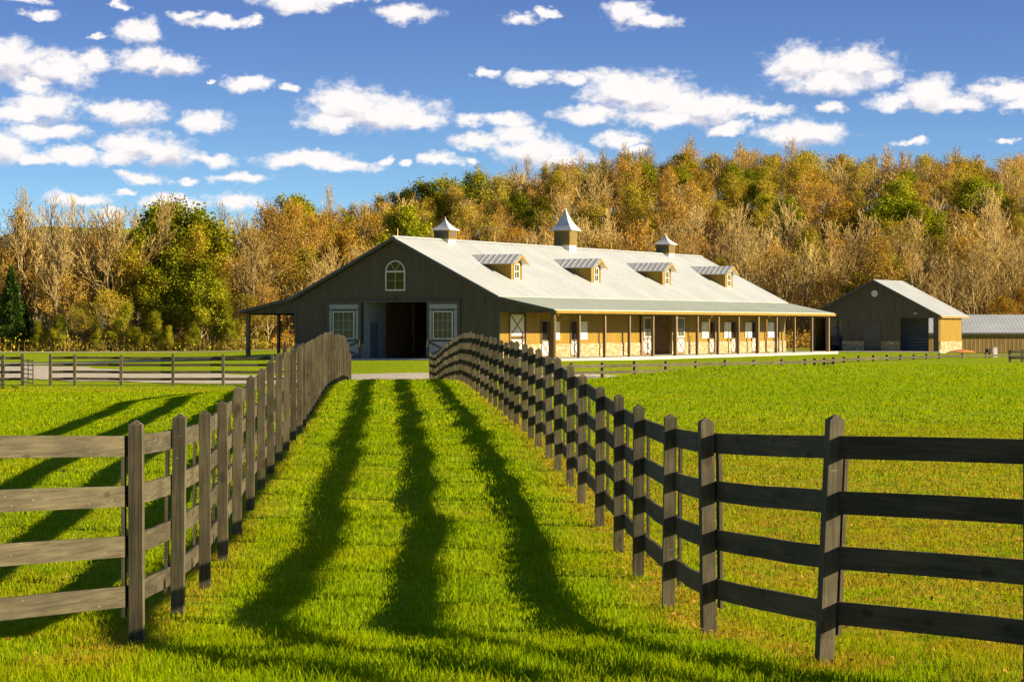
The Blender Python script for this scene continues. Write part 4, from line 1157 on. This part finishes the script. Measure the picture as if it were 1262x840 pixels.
# the rest of the wood, one mass: merged copies
def merged(name, items, label, group=None):
    Vs, Fq, Mi = [], [], []
    mats = [M['bark'], M['twig'], M['leaf_russet'], M['leaf_gold'], M['leaf_olive'], M['leaf_green'], M['leaf_lime'], M['leaf_cedar']]
    idx = {m_.name: i for i, m_ in enumerate(mats)}
    cache = {}
    def arr(me):
        if me.name in cache: return cache[me.name]
        n = len(me.vertices); V = np.empty(n * 3, np.float32); me.vertices.foreach_get('co', V); V = V.reshape(-1, 3)
        L = np.empty(len(me.loops), np.int32); me.loops.foreach_get('vertex_index', L); L = L.reshape(-1, 4)
        mi = np.empty(len(me.polygons), np.int32); me.polygons.foreach_get('material_index', mi)
        lut = np.array([idx[m_.name] for m_ in me.materials]); cache[me.name] = (V, L, lut[mi]); return cache[me.name]
    off = 0
    for k, x, y, h, z, ang in items:
        kk = kind_of(k, h); v = KINDS[kk][int(abs(x * 7 + y)) % len(KINDS[kk])]; s_ = h / v[2]; c, s = math.cos(ang), math.sin(ang)
        for me in v[:2]:
            V, L, mi = arr(me)
            W_ = np.stack([(V[:, 0] * c - V[:, 1] * s) * s_ + x, (V[:, 0] * s + V[:, 1] * c) * s_ + y, V[:, 2] * s_ + z], 1)
            Vs.append(W_.astype(np.float32)); Fq.append(L + off); Mi.append(mi); off += len(V)
    V = np.concatenate(Vs); F = np.concatenate(Fq); mi = np.concatenate(Mi)
    me = fast_mesh(name, V, [(F[mi == i], i) for i in range(len(mats)) if (mi == i).any()], mats)
    o = link(bpy.data.objects.new(name, me)); tag(o, label, kind='stuff'); return o
items = [(k, x, y, h, Z(x, y), rnd.uniform(0, 6.28)) for k, x, y, h in rest if -75 < x < 85]
merged('woodland', items, 'dense autumn woodland filling in behind the nearer trees')
# a wood stands to the left of the viewer's field too (mirrored in the barn windows)
items = []
for i in range(70):
    x = rnd.uniform(-125, -78); y = rnd.uniform(10, 150); k = rnd.choice(['bare', 'russet', 'green', 'olive', 'gold', 'green'])
    items.append((k, x, y, rnd.uniform(11, 15), Z(x, y), rnd.uniform(0, 6.28)))
merged('side_woodland', items, 'autumn woodland beyond the left pasture')

# undergrowth: thin upright stems and small leaves on the forest floor
rs = np.random.RandomState(5)
n = 42000
y = 236 + rs.uniform(0, 1, n) ** 1.5 * 84; x = rs.uniform(-.22, .22, n) * y
keep = ~((px(x, y) < 380) & (y > 300)); x = x[keep]; y = y[keep]; n = len(x)
z = tz(x, y); h = rs.uniform(.4, 2.6, n) * np.where(y < 243, .5, 1)
lean = rs.normal(0, .16, (n, 2)); wv = rs.uniform(.008, .018, n); a = rs.uniform(0, PI, n)
dx, dy = np.cos(a) * wv, np.sin(a) * wv
V = np.stack([np.stack([x - dx, y - dy, z - .1], 1), np.stack([x + dx, y + dy, z - .1], 1), np.stack([x + lean[:, 0] * h + dx * .4, y + lean[:, 1] * h + dy * .4, z + h], 1), np.stack([x + lean[:, 0] * h - dx * .4, y + lean[:, 1] * h - dy * .4, z + h], 1)], 1).reshape(-1, 3)
F = np.arange(n * 4).reshape(-1, 4)
nl = 110000; j = rs.randint(0, n, nl); t = rs.uniform(.1, 1.05, nl)
c = np.stack([x[j] + lean[j, 0] * h[j] * t, y[j] + lean[j, 1] * h[j] * t, z[j] + h[j] * t], 1) + rs.normal(0, .28, (nl, 3))
c[:, 2] = np.maximum(c[:, 2], z[j] + .03)
a_ = rs.normal(0, 1, (nl, 3)); a_ /= np.linalg.norm(a_, axis=1)[:, None]; b_ = np.cross(a_, rs.normal(0, 1, (nl, 3))); b_ /= np.linalg.norm(b_, axis=1)[:, None]
sz = rs.uniform(.06, .17, (nl, 1))
LV = np.stack([c - a_ * sz, c + b_ * sz * .7, c + a_ * sz, c - b_ * sz * .7], 1).reshape(-1, 3)
LFc = np.arange(nl * 4).reshape(-1, 4) + len(V)
pn = px(x[j], y[j]); grn = (pn < 330) & (y[j] < 250) & (rs.uniform(0, 1, nl) < .7)
me = fast_mesh('undergrowth', np.concatenate([V, LV]), [(F, 0), (LFc[~grn], 1), (LFc[grn], 2)], [M['twig'], M['leaf_russet'], M['leaf_lime']])
tag(link(bpy.data.objects.new('undergrowth', me)), 'tangled brown undergrowth on the floor of the wood', kind='stuff')

# ------------------------------------------------------------------ grass blades
def blades(zones, seed):
    rs = np.random.RandomState(seed); Vs, Fs, To, Dr = [], [], [], []; off = 0
    for y0, y1, dens, hmin, hmax, w in zones:
        area = (y1 ** 2 - y0 ** 2) * .5 * .42; n = int(area * dens)
        y = np.sqrt(rs.uniform(y0 ** 2, y1 ** 2, n)); x = rs.uniform(-.21, .21, n) * y
        # clumping
        cl = np.sin(x * 5.3 + np.sin(y * 3.1) * 2) * np.sin(y * 4.7 + np.sin(x * 2.3) * 2)
        keep = rs.uniform(0, 1, n) < .62 + .38 * cl; x, y, cl = x[keep], y[keep], cl[keep]; n = len(x)
        dry = dryness(x, y); z = tz(x, y)
        # longer grass between the wheel tracks of the lane and in tussocks
        lc_ = x - (rx(np.clip(y, 15, 118)) + lx(np.clip(y, 15, 118))) / 2
        strip = np.exp(-(((lc_ + .85) / .28) ** 2)) + np.exp(-(((lc_ - .15) / .25) ** 2)) + np.exp(-(((lc_ - 1.05) / .25) ** 2))
        h = rs.uniform(hmin, hmax, n) * (1 + .55 * strip + .3 * np.clip(cl, 0, 1) + .45 * sstep(17.5, 14.5, y)) * (1 - .35 * np.clip(dry - .3, 0, 1))
        h *= 1 + .6 * (rs.uniform(0, 1, n) > .975)
        a = rs.uniform(0, 2 * PI, n); dx, dy = np.cos(a) * w * .5, np.sin(a) * w * .5
        la = rs.uniform(0, 2 * PI, n); ll = rs.uniform(.15, .75, n) * h; ex, ey = np.cos(la) * ll, np.sin(la) * ll
        b0 = np.stack([x - dx, y - dy, z - .01], 1); b1 = np.stack([x + dx, y + dy, z - .01], 1)
        m0 = np.stack([x - dx * .8 + ex * .35, y - dy * .8 + ey * .35, z + h * .6], 1); m1 = np.stack([x + dx * .8 + ex * .35, y + dy * .8 + ey * .35, z + h * .6], 1)
        tp = np.stack([x + ex, y + ey, z + h * .95], 1)
        V = np.stack([b0, b1, m1, m0, tp], 1).reshape(-1, 3); i = np.arange(n) * 5 + off
        Fs.append((np.stack([i, i + 1, i + 2, i + 3], 1), np.stack([i + 3, i + 2, i + 4], 1)))
        Vs.append(V); off += n * 5
        tone = np.clip(rs.uniform(0, 1, n) * .9 + .1, 0, 1)
        isdry = (rs.uniform(0, 1, n) < (dry - .13) * .9 + .02)
        To.append(np.repeat(tone, 5)); Dr.append(np.repeat(np.where(isdry, 1.0, dry * .4), 5))
    F4 = np.concatenate([f[0] for f in Fs]); F3 = np.concatenate([f[1] for f in Fs])
    me = fast_mesh('grass', np.concatenate(Vs), [(F4, 0), (F3, 0)], [M['grass']], {'tone': np.concatenate(To), 'dry': np.concatenate(Dr)})
    print('blades', off // 5)
    return me
me = blades([(11.5, 18, 3000, .018, .052, .006), (18, 28, 1500, .018, .050, .008), (28, 46, 600, .018, .050, .012), (46, 76, 180, .02, .055, .020), (76, 121, 45, .02, .06, .035)], 3)
tag(link(bpy.data.objects.new('grass', me)), 'short green grass of the lane and pastures with yellowed blades', kind='stuff')

# fallen leaves along the fence feet and in the right pasture
n = 42000
y = np.sqrt(rs.uniform(13 ** 2, 60 ** 2, n)); x = rs.uniform(-.2, .2, n) * y
dr = dryness(x, y); keep = rs.uniform(0, 1, n) < np.clip(dr - .1, 0, 1); x, y = x[keep], y[keep]; n = len(x)
z = tz(x, y) + rs.uniform(.02, .06, n); c = np.stack([x, y, z], 1)
a_ = np.stack([rs.normal(0, 1, n), rs.normal(0, 1, n), rs.normal(0, .45, n)], 1); a_ /= np.linalg.norm(a_, axis=1)[:, None]
b_ = np.cross(a_, np.stack([rs.normal(0, .3, n), rs.normal(0, .3, n), np.ones(n)], 1)); b_ /= np.linalg.norm(b_, axis=1)[:, None]
sz = rs.uniform(.009, .024, (n, 1))
V = np.stack([c - a_ * sz, c + b_ * sz * .7, c + a_ * sz, c - b_ * sz * .7], 1).reshape(-1, 3)
M['leaf_fallen'] = leaf_mat('fallen_leaves', [(.42, .24, .05), (.50, .30, .06), (.30, .13, .03)])
me = fast_mesh('fallen_leaves', V, [(np.arange(n * 4).reshape(-1, 4), 0)], [M['leaf_fallen']])
tag(link(bpy.data.objects.new('fallen_leaves', me)), 'scattered orange brown fallen leaves under the fences', kind='stuff')

# ------------------------------------------------------------------ sun, sky, clouds
EL = 16.8
sd = Vector((.968, -.25, 0)).normalized() * math.cos(R(EL)) + Vector((0, 0, math.sin(R(EL))))
sun = bpy.data.lights.new('sun', 'SUN'); sun.energy = 5.0; sun.angle = R(.5); sun.color = (1.0, .84, .60)
so = link(bpy.data.objects.new('sun', sun)); so.rotation_euler = sd.to_track_quat('Z', 'Y').to_euler()

w = bpy.data.worlds.new('World'); sc.world = w; w.use_nodes = True
nt = NT(w.node_tree); nt.n.clear()
out = nt.node('ShaderNodeOutputWorld'); bg = nt.node('ShaderNodeBackground'); nt.l.new(bg.outputs[0], out.inputs[0])
tc = nt.node('ShaderNodeTexCoord').outputs['Generated']
sp_ = nt.node('ShaderNodeSeparateXYZ'); nt.set(sp_.inputs[0], tc)
X_, Y_, Z_ = sp_.outputs
# a deep blue sky right down to the trees: the sky is sampled higher up than the eye looks
zz = nt.math('ADD', nt.math('MULTIPLY', Z_, 2.8), .035)
cb = nt.node('ShaderNodeCombineXYZ'); nt.set(cb.inputs[0], X_); nt.set(cb.inputs[1], Y_); nt.set(cb.inputs[2], zz)
nm = nt.node('ShaderNodeVectorMath', operation='NORMALIZE'); nt.set(nm.inputs[0], cb.outputs[0])
sky = nt.node('ShaderNodeTexSky', sky_type='NISHITA'); sky.sun_disc = False; sky.sun_elevation = R(EL); sky.sun_rotation = math.atan2(sd.x, sd.y)
sky.air_density = 1.0; sky.dust_density = .3; sky.ozone_density = 2.5
nt.l.new(nm.outputs[0], sky.inputs['Vector'])
hsv = nt.node('ShaderNodeHueSaturation'); hsv.inputs['Saturation'].default_value = 1.05; hsv.inputs['Value'].default_value = 1.0
nt.l.new(sky.outputs[0], hsv.inputs['Color']); skyc = nt.mix(1.0, hsv.outputs[0], nt.mix(nt.ramp(Z_, .0, .14), (1.32, 1.55, 1.52), (.95, .99, 1.38)), 'MULTIPLY')
az = nt.math('ARCTAN2', X_, Y_); el_ = nt.math('ARCSINE', Z_)
uv = nt.node('ShaderNodeCombineXYZ'); nt.set(uv.inputs[0], az); nt.set(uv.inputs[1], el_)
nz = nt.node('ShaderNodeTexNoise', noise_dimensions='2D'); nt.set(nz.inputs['Vector'], nt.vmap(uv.outputs[0], (1, 1.7, 1))); nz.inputs['Scale'].default_value = 75; nz.inputs['Detail'].default_value = 5; nz.inputs['Roughness'].default_value = .62
nv = nt.node('ShaderNodeVectorMath', operation='SUBTRACT'); nt.set(nv.inputs[0], nz.outputs['Color']); nv.inputs[1].default_value = (.5, .5, .5)
ns = nt.node('ShaderNodeVectorMath', operation='MULTIPLY'); nt.set(ns.inputs[0], nv.outputs[0]); ns.inputs[1].default_value = (.015, .0075, 0)
uvd = nt.node('ShaderNodeVectorMath', operation='ADD'); nt.set(uvd.inputs[0], uv.outputs[0]); nt.set(uvd.inputs[1], ns.outputs[0]); UV = uvd.outputs[0]
CL = [(18, 80, 44, 30), (72, 90, 50, 24), (122, 80, 30, 13), (45, 108, 36, 12), (180, 77, 36, 18), (212, 83, 36, 15), (172, 42, 30, 16), (120, 48, 14, 5), (153, 11, 12, 6), (46, 6, 24, 6), (55, 25, 26, 6),
      (232, 23, 20, 6), (275, 30, 44, 8), (312, 30, 14, 9), (372, 2, 54, 13), (308, 104, 30, 11), (351, 110, 12, 5), (262, 104, 7, 3), (64, 134, 50, 19), (30, 146, 32, 12), (57, 167, 54, 12),
      (160, 141, 52, 16), (252, 150, 33, 14), (10, 186, 38, 22), (50, 197, 26, 9), (95, 193, 33, 13), (165, 181, 40, 21), (205, 188, 38, 19), (150, 196, 34, 12), (265, 198, 26, 9), (180, 221, 27, 8), (233, 223, 17, 5), (298, 221, 34, 8),
      (100, 246, 42, 9), (155, 240, 18, 5), (215, 250, 40, 11), (292, 248, 38, 11), (135, 262, 22, 8), (428, 128, 44, 25), (480, 142, 64, 21), (412, 149, 42, 12), (522, 148, 26, 13),
      (380, 197, 56, 10), (430, 202, 38, 9), (472, 197, 8, 6), (500, 17, 33, 11), (432, 0, 40, 5), (600, 90, 13, 6), (645, 22, 24, 8), (675, 15, 10, 4), (650, 98, 30, 9), (706, 95, 28, 8),
      (762, 110, 42, 22), (728, 140, 42, 12), (800, 118, 56, 26), (862, 132, 62, 21), (930, 138, 46, 9), (820, 146, 64, 12), (575, 148, 20, 9), (626, 149, 28, 8), (590, 172, 33, 10), (642, 165, 34, 12), (657, 186, 44, 18), (690, 197, 40, 12),
      (540, 195, 22, 9), (580, 198, 10, 5), (500, 200, 9, 5), (766, 172, 33, 10), (775, 15, 28, 15), (802, 28, 28, 9), (985, 80, 40, 21), (1052, 82, 46, 21), (1022, 101, 68, 15), (1088, 96, 20, 10), (1027, 134, 17, 8),
      (1100, 128, 30, 12), (1142, 118, 36, 20), (1164, 131, 42, 11), (1236, 118, 42, 14), (1252, 132, 32, 8), (990, 165, 54, 15), (900, 157, 24, 8), (1120, 176, 18, 5), (1232, 177, 15, 4), (785, 185, 13, 6),
      (1380, 90, 60, 22), (1460, 150, 70, 20), (-90, 120, 70, 24), (-180, 60, 60, 22), (600, -70, 80, 22), (300, -60, 70, 20), (950, -60, 90, 24)]
def field(shift, least=0):
    acc = None
    for cx, cy, a, b2 in CL:
        if b2 < least: continue
        u0, v0, su, sv = (cx - 631) / 3240, (402 - cy) / 3240 - shift, 3240 / (a * (1.0 if cx < 340 else 1.08)), 3240 / (b2 * (.98 if cx < 340 else 1.08))
        v0 = v0 - .0003
        n1 = nt.node('ShaderNodeVectorMath', operation='MULTIPLY_ADD'); nt.set(n1.inputs[0], UV); n1.inputs[1].default_value = (su, sv, 0); n1.inputs[2].default_value = (-u0 * su, -v0 * sv, 0)
        n2 = nt.node('ShaderNodeVectorMath', operation='LENGTH'); nt.l.new(n1.outputs[0], n2.inputs[0])
        o = n2.outputs['Value']
        if acc is None: acc = o
        else:
            mn = nt.node('ShaderNodeMath', operation='SMOOTH_MIN'); nt.l.new(acc, mn.inputs[0]); nt.l.new(o, mn.inputs[1]); mn.inputs[2].default_value = .06; acc = mn.outputs[0]
    return acc
f0 = field(0.0)
f1 = field(.0042, 15)       # the same clouds seen from a little higher: how much cloud lies above a point
fine = nt.node('ShaderNodeTexNoise', noise_dimensions='2D'); nt.set(fine.inputs['Vector'], nt.vmap(uv.outputs[0], (1, 1.4, 1), (3, 1, 0))); fine.inputs['Scale'].default_value = 130; fine.inputs['Detail'].default_value = 5; fine.inputs['Roughness'].default_value = .65
d0 = nt.math('ADD', f0, nt.math('MULTIPLY', nt.math('SUBTRACT', fine.outputs['Fac'], .5), 1.3))
mask = nt.ramp(d0, .46, 1.26, 1, 0)
up_ = nt.math('SUBTRACT', f0, f1)
puff = nt.node('ShaderNodeTexNoise', noise_dimensions='2D'); nt.set(puff.inputs['Vector'], nt.vmap(UV, (1, 1.5, 1))); puff.inputs['Scale'].default_value = 110; puff.inputs['Detail'].default_value = 4
shade = nt.math('ADD', nt.math('MULTIPLY', up_, 1.15), nt.math('MULTIPLY', nt.math('SUBTRACT', puff.outputs['Fac'], .5), 1.3))
sh = nt.ramp(shade, -.1, .85)
CLOUD_W, CLOUD_S = (7.7, 7.35, 7.25), (4.9, 4.8, 5.5)
ccol = nt.mix(sh, CLOUD_W, CLOUD_S)
fin = nt.mix(mask, skyc, ccol)
nt.set(bg.inputs[0], fin); bg.inputs[1].default_value = .06
w.cycles.sampling_method = 'MANUAL'; w.cycles.sample_map_resolution = 256

# ------------------------------------------------------------------ camera, view
cam = bpy.data.cameras.new('camera'); cam.lens = 36 * 3240 / 1262; cam.sensor_width = 36; cam.shift_y = -18 / 1262; cam.clip_end = 6000; cam.clip_start = .5
co = link(bpy.data.objects.new('camera', cam)); co.location = (0, 0, 1.95); co.rotation_euler = (R(90), 0, 0); sc.camera = co
sc.view_settings.view_transform = 'Standard'; sc.view_settings.look = 'None'; sc.view_settings.gamma = 1; sc.view_settings.exposure = 1.15
sc.cycles.max_bounces = 5; sc.cycles.diffuse_bounces = 2; sc.cycles.glossy_bounces = 2; sc.cycles.transmission_bounces = 2; sc.cycles.transparent_max_bounces = 4
